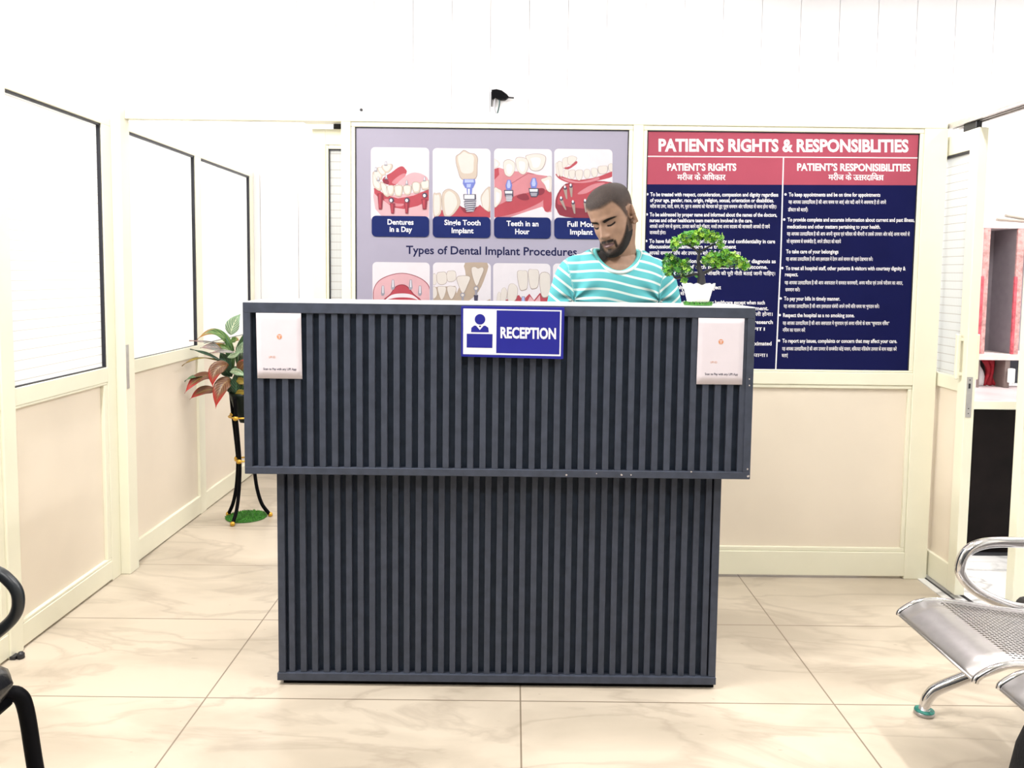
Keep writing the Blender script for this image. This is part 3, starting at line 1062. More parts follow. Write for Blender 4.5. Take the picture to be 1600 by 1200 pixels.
p.text(PWHITE, 'PATIENTS RIGHTS & RESPONSIBLITIES', 1029, 1419.5, 236, 19.2, .036, .003)
p.build('title', pr2)
p = Print(yp2)
p.k = 3
p.text(PWHITE, 'PATIENT\u2019S RIGHTS', 1042.5, 1150.5, 266.3, 11, .034, .002)
p.build('subheading', pr2)
p = Print(yp2)
p.k = 3
p.text(PWHITE, 'PATIENT\u2019S RESPONISIBILITIES', 1245.5, 1422.5, 266.3, 11.2, .034, .006)
p.build('subheading', pr2)
p = Print(yp2)
p.k = 3
for dx_ in (-.35, .35):
    p.text(PWHITE, '\u092e\u0930\u0940\u091c \u0915\u0947 \u0905\u093f\u0927\u0915\u093e\u0930', 1058.5 + dx_, 1133.5 + dx_, 281.3, 8.2, 0., .002, '\u092e')
p.build('subheading', pr2)
p = Print(yp2)
p.k = 3
for dx_ in (-.35, .35):
    p.text(PWHITE, '\u092e\u0930\u0940\u091c \u0915\u0947 \u0909', 1294.5 + dx_, 1340 + dx_, 281.3, 8.2, 0., .004, '\u092e')
    p.text(PWHITE, '\u0924', 1339 + dx_, 1345.5 + dx_, 281.5, 8.2, 0., .004, '\u092e')
    p.text(PWHITE, '\u0924\u0930\u0926\u093e\u093f\u092f', 1343 + dx_, 1371.5 + dx_, 281.6, 8.2, 0., .004, '\u092e')
    p.text(PWHITE, '\u0924', 1370.5 + dx_, 1376 + dx_, 281.8, 8.2, 0., .004, '\u092e')
    p.text(PWHITE, '\u0935', 1374.5 + dx_, 1380.5 + dx_, 281.8, 8.2, 0., .004, '\u092e')
p.build('subheading', pr2)
p = Print(yp2)
p.k = 3
HI = '\u0915'
LEFT = [
    (1, 1016, 1216, 306.5, 'To be treated with respect, consideration, compassion and dignity regardless'),
    (0, 1015.8, 1209, 315.5, 'of your age, gender, race, origin, religion, sexual, orientation or disabilities.'),
    (2, 1015.8, 1213, 325, '\u092e\u0930\u0940\u091c \u0915\u093e \u0909\u092e\u0930, \u091c\u093e\u0924\u0940, \u0927\u0930\u092e, \u0930\u0902\u0917, \u092e\u0942\u0932 \u0935 \u0905\u0935\u0938\u0925\u093e \u0915\u094b \u092d\u0947\u0926\u092d\u093e\u0935 \u0915\u0930\u0947 \u0939\u0941\u090f \u092a\u0942\u0930\u094d\u0923 \u0938\u092e\u092e\u093e\u0928 \u0914\u0930 \u092a\u093f\u0930\u0924\u0937\u0920\u093e \u0938\u0947 \u091c\u093e\u0928\u093e \u0939\u094b\u0928\u093e \u091a\u093e\u093f\u0939\u090f\u0964'),
    (1, 1015.2, 1214, 338, 'To be addressed by proper name and informed about the names of the doctors,'),
    (0, 1015, 1175.5, 347, 'nurses and other healthcare team members involved in the care.'),
    (2, 1015, 1203, 356.3, '\u0906\u092a\u0915\u094b \u0905\u092a\u0928\u0947 \u0928\u093e\u092e \u0938\u0947 \u092c\u0941\u0932\u093e\u092f\u093e, \u0909\u092a\u091a\u093e\u0930 \u0915\u0930\u0928\u0947 \u0935\u093e\u0932\u0947 \u0921\u0949\u0915\u091f\u0930, \u0928\u0930\u0938\u094b\u0902 \u0924\u0925\u093e \u0905\u0928\u092f \u0938\u0926\u0938\u092f \u0915\u0940 \u091c\u093e\u0928\u0915\u093e\u0930\u0940 \u0906\u092a\u0915\u094b \u0926\u0940 \u091c\u093e\u092f\u0947'),
    (2, 1015, 1040, 366, '\u091c\u093e\u0928\u0915\u093e\u0930\u0940 \u0939\u094b\u0928\u093e\u0964'),
    (1, 1014.4, 1211, 379.5, 'To have full explanation of privacy, dignity and confidentiality in care'),
    (0, 1014, 1150, 388, 'discussions, examination and treatment'),
    (2, 1014, 1157, 398, '\u0906\u092a\u0915\u094b \u0938\u092e\u092a\u0942\u0930\u094d\u0923 \u091c\u093e\u0901\u091a \u0914\u0930 \u0909\u092a\u091a\u093e\u0930 \u0915\u0947 \u092c\u093e\u0930\u0947 \u092e\u0947\u0902 \u0915\u0940 \u0917\u094b\u092a\u0928\u0940\u092f\u0924\u093e \u0939\u094b\u0928\u093e\u0964'),
    (1, 1013.6, 1212, 410.5, 'To receive explanation of treatment and of your diagnosis as'),
    (0, 1013.4, 1199.5, 419.5, 'well as the risks of each procedure and outcome.'),
    (2, 1013.2, 1211, 429.5, '\u0906\u092a\u0915\u094b \u0930\u094b\u0917 \u0914\u0930 \u0909\u092a\u091a\u093e\u0930 \u0915\u0947 \u0932\u093e\u092d \u0935 \u091c\u094b\u0916\u093f\u092e \u0915\u0940 \u092a\u0942\u0930\u0940 \u0928\u0940\u0924\u0940 \u092c\u0924\u093e\u0908 \u091c\u093e\u0928\u0940 \u091a\u093e\u093f\u0939\u090f\u0964'),
    (1, 1013, 1126.5, 451.5, 'To be free from physical abuse or neglect'),
    (2, 1012.8, 1111, 461, '\u0938\u092d\u0940 \u0909\u0924\u092a\u0940\u0921\u0928 \u0938\u0947 \u092e\u0941\u0915\u0924 \u0939\u094b\u0928\u093e\u0964'),
    (1, 1012.5, 1195, 475, 'To participate in decisions about your healthcare except when such'),
    (0, 1012.3, 1200.5, 484, 'participation is not advisable for medical treatment.'),
    (2, 1012, 1207, 493, '\u0905\u092a\u0928\u0947 \u0909\u092a\u091a\u093e\u0930 \u0915\u0947 \u0928\u093f\u0930\u0923\u092f \u092e\u0947\u0902 \u092d\u093e\u0917 \u0932\u0947\u0928\u093e \u0913\u0930 \u0938\u0939\u092e\u0924\u0940 \u0926\u0947\u0928\u0947 \u0935\u093e\u0932\u0940 \u0939\u094b\u0928\u093e\u0964'),
    (1, 1012, 1207.5, 505.5, 'To refuse or agree to take part in any study and research'),
    (2, 1011.8, 1195, 516, '\u0936\u094b\u0927 \u092e\u0947\u0902 \u092d\u093e\u0917 \u0932\u0947\u0928\u0947 \u0938\u0947 \u092e\u0928\u093e \u0915\u0930\u0928\u093e\u0964'),
    (1, 1011.3, 1205.5, 539, 'To receive information on the charges and approximated'),
    (2, 1011, 1199, 557, '\u0909\u092a\u091a\u093e\u0930 \u0915\u0947 \u0905\u0928\u0941\u092e\u093e\u093f\u0928\u0924 \u0916\u0930\u091a \u0915\u0940 \u091c\u093e\u0928\u0915\u093e\u0930\u0940 \u092a\u093e\u0928\u093e\u0964')]
YAH = '\u092f\u0939 \u0906\u092a\u0915\u093e \u0909\u0924\u0930\u0926\u093e\u093f\u092f\u0924\u0935 \u0939\u0948 \u0915\u0940 \u0906\u092a '
RIGHT_ = [
    (1, 1232.5, 1375.5, 306.8, 'To keep appointments and be on time for appointments'),
    (2, 1232, 1384.5, 318.3, YAH + '\u0938\u092e\u092f \u092a\u0930 \u0906\u090f\u0902 \u0914\u0930 \u092f\u0926\u0940 \u0906\u0928\u0947 \u092e\u0947 \u0905\u0938\u092e\u0930\u0925 \u0939\u0948 \u0924\u094b \u0905\u092a\u0928\u0947'),
    (2, 1231.3, 1262, 330.3, '\u0921\u0949\u0915\u091f\u0930 \u0915\u094b \u092c\u0924\u093e\u090f\u0901\u0964'),
    (1, 1230.5, 1429, 346, 'To provide complete and accurate information about current and past illness,'),
    (0, 1230, 1375.5, 356.8, 'medications and other matters pertaining to your health.'),
    (2, 1229.5, 1421.5, 368, YAH + '\u0905\u092a\u0928\u0940 \u0938\u0941\u091a\u0928\u093e \u090f\u0935\u0902 \u092a\u0930\u0940\u0935\u093e\u0930 \u0915\u0940 \u092c\u0940\u092e\u093e\u0930\u0940 \u0935 \u0909\u0938\u0915\u0947 \u0909\u092a\u091a\u093e\u0930 \u0914\u0930 \u0915\u094b\u0908 \u0905\u0928\u092f \u092e\u093e\u092e\u0932\u0947 \u0938\u0947'),
    (2, 1229, 1314, 379.8, '\u091c\u094b \u0938\u094d\u0935\u093e\u0938\u0925\u092f \u0938\u0947 \u0938\u092e\u092c\u0902\u0927\u0940\u0924 \u0939\u0948, \u0905\u092a\u0928\u0947 \u0921\u0949\u0915\u091f\u0930 \u0915\u094b \u092c\u0924\u093e\u092f\u0947'),
    (0, 1228.3, 1310, 395.8, 'To take care of your belongings'),
    (2, 1228, 1363.5, 407.3, YAH + '\u0939\u0938\u092a\u0924\u093e\u0932 \u092e\u0947 \u0926\u0947\u0930\u093e\u0928 \u0905\u092a\u0928\u0947 \u0938\u093e\u092e\u093e\u0928 \u0915\u0940 \u0938\u094d\u0935\u092f\u0902 \u0926\u0947\u0916\u092d\u093e\u0932 \u0915\u0930\u0947\u0902\u0964'),
    (1, 1227.5, 1415, 421.8, 'To treat all hospital staff, other patients & visitors with courtesy dignity &'),
    (0, 1226.5, 1247, 431.5, 'respect.'),
    (2, 1226, 1410.5, 444.3, YAH + '\u0905\u0938\u092a\u0924\u093e\u0932 \u092e\u0947 \u0938\u092e\u0938\u0924 \u0915\u0930\u092e\u091a\u093e\u0930\u0940, \u0905\u0928\u092f \u092e\u0930\u0940\u091c \u090f\u0935\u0902 \u0909\u0928\u0915\u0947 \u092a\u0930\u0940\u091c\u0928 \u0915\u093e \u0906\u0926\u0930,'),
    (2, 1227, 1249.5, 455.3, '\u0938\u092e\u092e\u093e\u0928 \u0915\u0930\u0947\u0902\u0964'),
    (1, 1225, 1312.5, 469.3, 'To pay your bills in timely manner.'),
    (2, 1224.5, 1373.5, 481, YAH + '\u0939\u0938\u092a\u0924\u093e\u0932 \u0938\u0902\u092c\u0902\u0927\u0940 \u0905\u092a\u0928\u0947 \u0938\u092d\u0940 \u092c\u093f\u0932 \u0938\u092e\u092f \u092a\u0930 \u092d\u0941\u0917\u0924\u093e\u0928 \u0915\u0930\u0947\u0902\u0964'),
    (1, 1223.5, 1335, 495.3, 'Respect the hospital as a no smoking zone.'),
    (2, 1223, 1389.5, 507.5, YAH + '\u0905\u0938\u092a\u0924\u093e\u0932 \u092e\u0947 \u0927\u0942\u092e\u0930\u092a\u093e\u0928 \u090f\u0935\u0902 \u0905\u0928\u092f \u0928\u093f\u092f\u092e\u094b \u0915\u0947 \u0938\u093e\u0925 \u201c\u0927\u0942\u092e\u0930\u092a\u093e\u0928 \u0928\u093f\u0937\u0947\u0927\u201d'),
    (2, 1222.8, 1258, 518.3, '\u0928\u093f\u092f\u092e \u0915\u093e \u092a\u093e\u0932\u0928 \u0915\u0930\u0947\u0902'),
    (1, 1222.3, 1401.5, 535.3, 'To report any issues, complaints or concern that may affect your care.'),
    (2, 1222, 1401, 547.5, YAH + '\u0909\u092a\u091a\u093e\u0930 \u0938\u0947 \u0938\u092e\u092c\u0902\u0927\u0940\u0924 \u0915\u094b\u0908 \u092a\u0930\u0936\u0928, \u0936\u093f\u0915\u093e\u092f\u0924 \u0928\u093f\u0938\u0902\u0915\u094b\u091a \u0909\u092a\u091a\u093e\u0930 \u0915\u0947 \u0938\u093e\u0925 \u0938\u093e\u091d\u093e \u0915\u0930\u0947'),
    (2, 1221.5, 1231, 558, '\u092c\u0924\u093e\u090f\u0902')]
for L_, bx in ((LEFT, 4.6), (RIGHT_, 5.2)):
    for kind, x0, x1, base, body in L_:
        if kind == 2:
            p.text(PWHITE, body, x0, x1, base, 4.9, .012, .003, '\u092e')
        else:
            p.text(PWHITE, body, x0, x1, base, 6.0, .022, .003)
        p.k = 3
        if kind == 1:
            p.ell(PWHITE, x0 - bx, base - 3, 1.9, 1.9, 12)
p.build('body_text', pr2)

# ------------------------------------------------------------------ plants
def leaf_mat(name, base, vein, edge, freq=26., slant=1.0, amt=.5):
    """leaf with cross veins, midrib and a tinted tip, driven by the leaf's own uv"""
    m = bpy.data.materials.new(name)
    m.use_nodes = True
    nt = m.node_tree
    L = nt.links
    b = nt.nodes['Principled BSDF']
    b.inputs['Roughness'].default_value = .4
    uv = nt.nodes.new('ShaderNodeUVMap')
    sep = nt.nodes.new('ShaderNodeSeparateXYZ')
    L.new(uv.outputs[0], sep.inputs[0])

    def mth(op, a, c=None):
        n = nt.nodes.new('ShaderNodeMath')
        n.operation = op
        for i, s in enumerate((a, c)):
            if s is None:
                continue
            if hasattr(s, 'links'):
                L.new(s, n.inputs[i])
            else:
                n.inputs[i].default_value = s
        return n.outputs[0]
    av = mth('ABSOLUTE', mth('SUBTRACT', sep.outputs[1], .5))
    w = mth('SINE', mth('MULTIPLY', mth('SUBTRACT', sep.outputs[0], mth('MULTIPLY', av, slant * .6)), freq * 2))
    noi = nt.nodes.new('ShaderNodeTexNoise')
    noi.inputs['Scale'].default_value = 14
    L.new(uv.outputs[0], noi.inputs['Vector'])
    v = mth('GREATER_THAN', mth('ADD', w, mth('MULTIPLY', noi.outputs['Fac'], .8)), 1.15 - amt * .5)
    mid = mth('LESS_THAN', av, .035)
    f = mth('MAXIMUM', mth('MULTIPLY', v, .75), mid)
    mx = nt.nodes.new('ShaderNodeMix')
    mx.data_type = 'RGBA'
    L.new(f, mx.inputs[0])
    mx.inputs[6].default_value = lin(base) + [1]
    mx.inputs[7].default_value = lin(vein) + [1]
    tip = nt.nodes.new('ShaderNodeMapRange')
    L.new(mth('ADD', sep.outputs[0], mth('MULTIPLY', av, .5)), tip.inputs[0])
    tip.inputs[1].default_value, tip.inputs[2].default_value = .72, 1.05
    m2 = nt.nodes.new('ShaderNodeMix')
    m2.data_type = 'RGBA'
    L.new(tip.outputs[0], m2.inputs[0])
    L.new(mx.outputs[2], m2.inputs[6])
    m2.inputs[7].default_value = lin(edge) + [1]
    L.new(m2.outputs[2], b.inputs['Base Color'])
    return m


def leaf(name, m, parent, base, ctrl, tip, width, face, fold=.25, n=14, k=6):
    """one curved leaf: midrib from base over ctrl to tip, blade opened towards face"""
    base, ctrl, tip, face = Vector(base), Vector(ctrl), Vector(tip), Vector(face)
    rows, uvs = [], []
    for i in range(n + 1):
        t = i / n
        p = base * (1 - t) ** 2 + ctrl * 2 * t * (1 - t) + tip * t * t
        d = ((ctrl - base) * (1 - t) + (tip - ctrl) * t).normalized()
        s = d.cross(face).normalized()
        nn = s.cross(d).normalized()
        w = width / 2 * max(.02, (sin(pi * min(1, t * 1.04) ** .8)) ** .85 if t < .96 else .02 + (1 - t) * 2)
        row = []
        for j in range(k + 1):
            a = j / k * 2 - 1
            row.append(p + s * a * w + nn * (abs(a) * w * fold + .003 * sin(9 * t + 2 * a)))
        rows.append(row)
    mb = MB().grid(rows)
    o = mb.build(name, m, parent)
    uvl = o.data.uv_layers.new(name='UVMap')
    nk = k + 1
    for l in o.data.loops:
        i, j = divmod(l.vertex_index, nk)
        uvl.data[l.index].uv = (i / n, j / k)
    so = o.modifiers.new('thickness', 'SOLIDIFY')
    so.thickness = .0012
    return o


L_GREEN = leaf_mat('leaf_green', '#21481f', '#6a8a55', '#2f5a2b', 30)
L_DARK = leaf_mat('leaf_dark', '#142c1a', '#3f6646', '#1b3a21', 26)
L_PALE = leaf_mat('leaf_pale', '#5d8060', '#c0c9a8', '#7b9c78', 22, 1.4, .9)
L_GREY = leaf_mat('leaf_grey_pink', '#6d7d78', '#b79a96', '#97706b', 26, 1, .9)
L_ARCH = leaf_mat('leaf_orange_tip', '#3a602c', '#7c944e', '#a8661a', 18)
L_RED = leaf_mat('leaf_red', '#64201a', '#786a34', '#b01c22', 34, 1, .7)
L_RED2 = leaf_mat('leaf_brown_red', '#5e3524', '#87683e', '#b8242a', 30, 1, .6)
L_GOLD = leaf_mat('leaf_gold', '#74651c', '#9a8434', '#6a4c14', 24)
YPL = 4.12


def cq(u, v, dy=0.):
    p = at(270 + u / 7.06, 490 + v / 7.06, YPL + dy)
    return p


def lq(u, v, dy=0.):
    p = cq(u, v, dy)
    while p.x < -1.63:          # leaves stay on this side of the partition
        dy -= .01
        p = cq(u, v, dy)
    return p


pl_ = thing('croton_plant', 'artificial croton with green and red leaves in a tall stand behind the counter left end', 'plant', (-1.40, YPL, .36))
K = 1 / 7.06 / 302
TOW = (0, -1, .15)
for m, b_, c_, t_, w_, face, dys in (
        (L_PALE, (640, 238), (650, 110), (745, 5), 150, TOW, (0, 0, .02)),
        (L_ARCH, (680, 420), (500, 60), (262, 292), 85, (0, -.8, .6), (0, -.03, -.06)),
        (L_GREY, (620, 330), (400, 310), (180, 298), 26, (0, -.5, .8), (0, 0, 0)),
        (L_GREY, (610, 430), (470, 330), (300, 380), 95, (0, -.9, .5), (0, -.02, -.04)),
        (L_GREY, (690, 440), (560, 390), (405, 435), 40, (0, -.9, .5), (-.04, -.06, -.08)),
        (L_DARK, (570, 560), (430, 440), (190, 392), 44, (0, -.7, .7), (0, -.02, -.04)),
        (L_GOLD, (520, 520), (260, 440), (100, 578), 34, (0, -.7, .7), (0, 0, 0)),
        (L_ARCH, (650, 430), (560, 350), (470, 325), 60, TOW, (-.02, -.03, -.04)),
        (L_RED2, (620, 570), (420, 560), (440, 815), 150, TOW, (-.06, -.12, -.12)),
        (L_RED, (440, 690), (280, 650), (130, 880), 120, (.1, -.9, .5), (-.02, -.06, -.08)),
        (L_RED, (470, 850), (330, 810), (188, 946), 110, (.1, -.9, .5), (-.02, -.06, -.08)),
        (L_RED2, (640, 740), (510, 740), (472, 1050), 165, TOW, (-.05, -.13, -.13)),
        (L_GREEN, (470, 740), (260, 640), (130, 748), 60, (0, -.6, .8), (0, 0, 0)),
        (L_DARK, (640, 640), (560, 470), (520, 430), 110, TOW, (-.02, -.03, -.03)),
        (L_GREEN, (660, 620), (640, 430), (580, 240), 90, TOW, (0, -.03, -.02)),
        (L_DARK, (650, 700), (560, 600), (520, 540), 120, TOW, (0, -.04, -.04)),
        (L_PALE, (600, 480), (690, 470), (760, 410), 54, TOW, (-.06, -.07, -.07)),
        (L_PALE, (630, 640), (720, 620), (800, 700), 75, TOW, (-.06, -.08, -.08)),
        (L_GOLD, (700, 740), (760, 720), (810, 800), 80, TOW, (-.05, -.07, -.07)),
        (L_GOLD, (690, 880), (760, 850), (840, 890), 60, TOW, (-.05, -.07, -.07)),
        (L_DARK, (680, 900), (640, 780), (600, 680), 120, TOW, (-.02, -.03, -.03)),
        (L_DARK, (700, 920), (700, 780), (690, 640), 120, TOW, (-.04, -.05, -.05)),
        (L_GREEN, (740, 900), (800, 760), (790, 560), 110, TOW, (-.03, -.04, -.04)),
        (L_ARCH, (640, 320), (690, 260), (730, 300), 60, TOW, (-.03, -.04, -.04)),
        (L_PALE, (760, 500), (730, 400), (800, 290), 100, TOW, (0, 0, 0)),
        (L_RED2, (730, 640), (760, 540), (840, 520), 110, TOW, (-.02, -.04, -.04)),
        (L_GREEN, (820, 620), (930, 420), (1090, 300), 110, TOW, (0, 0, .05)),
        (L_RED, (840, 760), (1000, 640), (1150, 820), 130, TOW, (0, -.04, -.06)),
        (L_RED2, (820, 820), (940, 760), (1010, 990), 140, TOW, (0, -.06, -.08)),
        (L_DARK, (800, 700), (850, 450), (900, 300), 120, TOW, (.03, .05, .08)),
        (L_GREEN, (760, 640), (700, 380), (900, 90), 120, TOW, (.05, .08, .1)),
        (L_GREEN, (780, 700), (700, 600), (560, 640), 120, (0, 1, .4), (.1, .16, .2)),
        (L_RED, (800, 760), (880, 700), (960, 760), 120, (0, 1, .4), (.1, .18, .22))):
    leaf('leaf', m, pl_, lq(*b_, dys[0]), lq(*c_, dys[1]), lq(*t_, dys[2]), w_ * K, face)
MB().lathe([(.002, .0), (.02, .004), (.045, .06), (.066, .135), (.074, .16), (.065, .162), (.05, .14), (.002, .135)], (-1.40, YPL, .51), 28, caps=False).build('pot', mat('dark_green_pot', (.004, .009, .006), .4, spec=.2), pl_)
st = MB()
for i in range(7):
    a = i * .9
    st.tube(spline([(-1.40 + .02 * cos(a), YPL + .02 * sin(a), .62), (-1.40 + .03 * cos(a), YPL + .03 * sin(a), .72), (-1.40 + .02 * cos(a + .5), YPL + .02 * sin(a + .5), .88)], 5), .006, 6)
st.build('stem', mat('dark_stem', (.02, .035, .015), .5), pl_)

ps = thing('plant_stand', 'tall black wire plant stand with three splayed legs and gold knots, behind counter left end', 'plant stand', (-1.40, YPL, 0))
GOLD = mat('gold_trim', (.62, .36, .05), .3, .7)
c0 = Vector((-1.40, YPL, 0))
feet = [Vector((-1.506, 4.169, 0)), Vector((-1.424, 4.00, 0)), Vector((-1.285, 4.166, 0))]
for fpt in feet:
    d = (fpt - c0)
    d.z = 0
    d.normalize()
    R = (fpt - c0).length
    pr_ = [(.088, .66), (.076, .55), (.058, .42), (.047, .318), (.050, .24), (.062, .15), (.085, .07), (R, .011)]
    lg = MB().tube(spline([c0 + d * r + Vector((0, 0, z)) for r, z in pr_], 6), .0095, 10)
    lo = lg.build('leg', BLACK, ps)
    k_ = MB().lathe([(.002, 0), (.011, .003), (.013, .011), (.010, .02), (.003, .024)], c0 + d * (R + .002), 12)
    k_.build('foot_cap', GOLD, lo)
    for r, z in ((.075, .548), (.047, .318)):
        q = c0 + d * (r + .006) + Vector((0, 0, z - .013))
        MB().lathe([(.002, 0), (.012, .005), (.014, .013), (.011, .021), (.003, .026)], q, 12).build('knot', GOLD, lo)
for r, z in ((.075, .548), (.047, .318)):
    MB().tube([c0 + Vector((r * cos(2 * pi * i / 36), r * sin(2 * pi * i / 36), z)) for i in range(37)], .0045, 8).build('ring', GOLD, ps)


def grass(name, c, r, h, n, parent=None, seed=1):
    rnd = random.Random(seed)
    mb = MB().lathe([(.001, 0), (r * .97, 0), (r, h * .25), (r * .96, h * .5), (.001, h * .55)], c, 40, 0)
    for i in range(n):
        a, q = rnd.random() * 2 * pi, r * math.sqrt(rnd.random())
        b = Vector((c[0] + q * cos(a), c[1] + q * sin(a), c[2] + h * .35))
        d = Vector((rnd.gauss(0, .5), rnd.gauss(0, .5), 1)).normalized() * h * rnd.uniform(.6, 1.)
        s = Vector((rnd.gauss(0, 1), rnd.gauss(0, 1), 0)).normalized() * h * .12
        if d.z + h * .35 > h * 1.2:
            d.z = h * .8
        mb.add([b - s, b + s, b + d], [(0, 1, 2)], 1 if rnd.random() < .5 else 2)
    return mb.build(name, [mat('turf_base', '#2f6a1c', .7, var=.3, scale=120), mat('turf_blade', '#4c9a2a', .6, var=.3, scale=80), mat('turf_blade_dark', '#28641a', .6, var=.3, scale=80)], parent)


tag(grass('grass_mat', (-1.405, 4.15, 0.0), .106, .012, 2600), 'round green artificial grass mat on the floor under the black plant stand', 'mat')

bo = thing('potted_bonsai', 'artificial green bonsai in a white scalloped pot on the right end of the counter top', 'plant', (.573, 2.47, 1.211))
BY = 2.47
bc = at(1090.5, 474, BY)
bx_, bz_ = bc.x, 1.2109
grass('grass_base', (bx_, BY, bz_), .044, .012, 900, bo, 5)
MB().lathe([(.001, .009), (.031, .009), (.033, .012), (.042, .046), (.0475, .060), (.051, .066), (.0475, .066), (.041, .055), (.001, .053)], (bx_, BY, bz_), 80,
           wave=lambda k, a: ((.0012 * cos(10 * a), .0028 * cos(10 * a)) if k in (4, 5, 6) else (0, 0))).build('pot', mat('white_ceramic', (.80, .79, .75), .3, var=.02), bo)


def bq(u, v, dy=0.):
    return at(1020 + u / 8.276, 345 + v / 8.276, BY + dy)


BARK = mat('bonsai_bark', (.012, .012, .016), .6, var=.3)
tr = MB()
tr.tube(spline([bq(625, 850), bq(628, 760), bq(622, 690), bq(598, 600, .004), bq(588, 500), bq(600, 420), bq(610, 340)], 6), [.0095 * (1 - i / 36) ** 2 + .0062 - .003 * i / 36 for i in range(37)], 10)
for pts, r in (([(630, 700), (540, 690), (450, 715), (370, 725), (300, 742), (258, 690), (250, 640)], .005), ([(632, 690), (690, 660), (760, 625), (850, 590), (930, 560)], .0062),
               ([(600, 640), (560, 600), (540, 560)], .003), ([(605, 420), (520, 350), (420, 300)], .004), ([(605, 410), (700, 350), (800, 300)], .004),
               ([(370, 725), (420, 640), (430, 560)], .003), ([(850, 590), (1000, 600), (1120, 580)], .003)):
    n_ = (len(pts) - 1) * 5 + 1
    tr.tube(spline([bq(*q, .003 * i) for i, q in enumerate(pts)], 5), [r * (1 - .5 * i / n_) for i in range(n_)], 8)
tr.build('trunk', BARK, bo)
FOL = [mat('foliage_bright', '#6fae28', .5, var=.25, scale=60), mat('foliage_mid', '#3f8a20', .5, var=.25, scale=60), mat('foliage_dark', '#1d5222', .5, var=.3, scale=60), mat('foliage_lime', '#93bd35', .5, var=.2, scale=60)]


def clump(name, blobs, n, seed, weights):
    rnd = random.Random(seed)
    mb = MB()
    tot = sum(b[3] for b in blobs)
    for (u, v, ru, wt, rv) in [(b[0], b[1], b[2], b[3], b[4]) for b in blobs]:
        c = bq(u, v, rnd.uniform(-.008, .008))
        sx, sz = ru / 8.276 / 505, rv / 8.276 / 505
        for i in range(int(n * wt / tot)):
            d = Vector((rnd.gauss(0, 1), rnd.gauss(0, 1), rnd.gauss(0, 1) + .25)).normalized()
            q = c + Vector((d.x * sx, d.y * min(sx, .03), d.z * sz)) * rnd.uniform(.55, 1.)
            mi = rnd.choices((0, 1, 2, 3), weights)[0]
            ax = (d + Vector((rnd.gauss(0, .6), rnd.gauss(0, .6), rnd.gauss(.3, .5)))).normalized()
            t1 = ax.orthogonal().normalized()
            t2 = ax.cross(t1)
            ph = rnd.random() * 6
            for kk in range(5):
                a = ph + kk * 2 * pi / 5
                o_ = t1 * cos(a) + t2 * sin(a)
                s_ = ax.cross(o_)
                L_ = rnd.uniform(.0052, .0085)
                b0 = q + o_ * .0006
                mb.add([b0, b0 + o_ * L_ * .55 + s_ * L_ * .34 + ax * L_ * .22, b0 + o_ * L_ + ax * L_ * .35, b0 + o_ * L_ * .55 - s_ * L_ * .34 + ax * L_ * .22], [(0, 1, 2), (0, 2, 3)], mi)
    o = mb.build(name, FOL, bo)
    return o


clump('foliage', [(330, 270, 100, 1, 70), (440, 215, 110, 1.2, 85), (560, 190, 110, 1.2, 80), (640, 160, 90, 1, 75), (740, 210, 100, 1.2, 80), (830, 230, 80, 1, 75), (290, 330, 60, .6, 50), (530, 270, 90, .8, 55), (860, 320, 45, .4, 45)], 470, 1, (4, 4, 2, 3))
clump('foliage', [(200, 560, 90, 1, 90), (210, 480, 60, .7, 50), (300, 540, 100, 1, 80), (400, 560, 90, 1, 80), (300, 650, 110, 1, 70), (430, 650, 80, .7, 60), (190, 650, 70, .6, 55)], 340, 2, (2, 4, 4, 1))
clump('foliage', [(760, 470, 80, .8, 70), (880, 470, 100, 1, 75), (1000, 490, 110, 1.2, 85), (1110, 530, 100, 1, 80), (1190, 580, 70, .7, 60), (820, 560, 80, .8, 65), (930, 540, 80, .8, 60), (940, 420, 60, .6, 45), (680, 520, 55, .4, 55)], 430, 3, (4, 3, 2, 4))
clump('foliage', [(410, 770, 36, 1, 32), (545, 730, 14, .2, 14)], 16, 4, (3, 3, 1, 3))


# ------------------------------------------------------------------ waiting bench on the right
wbn = thing('waiting_bench', 'perforated steel waiting bench with chrome armrest and chrome leg at the right', 'bench', (1.35, 2.0, 0))


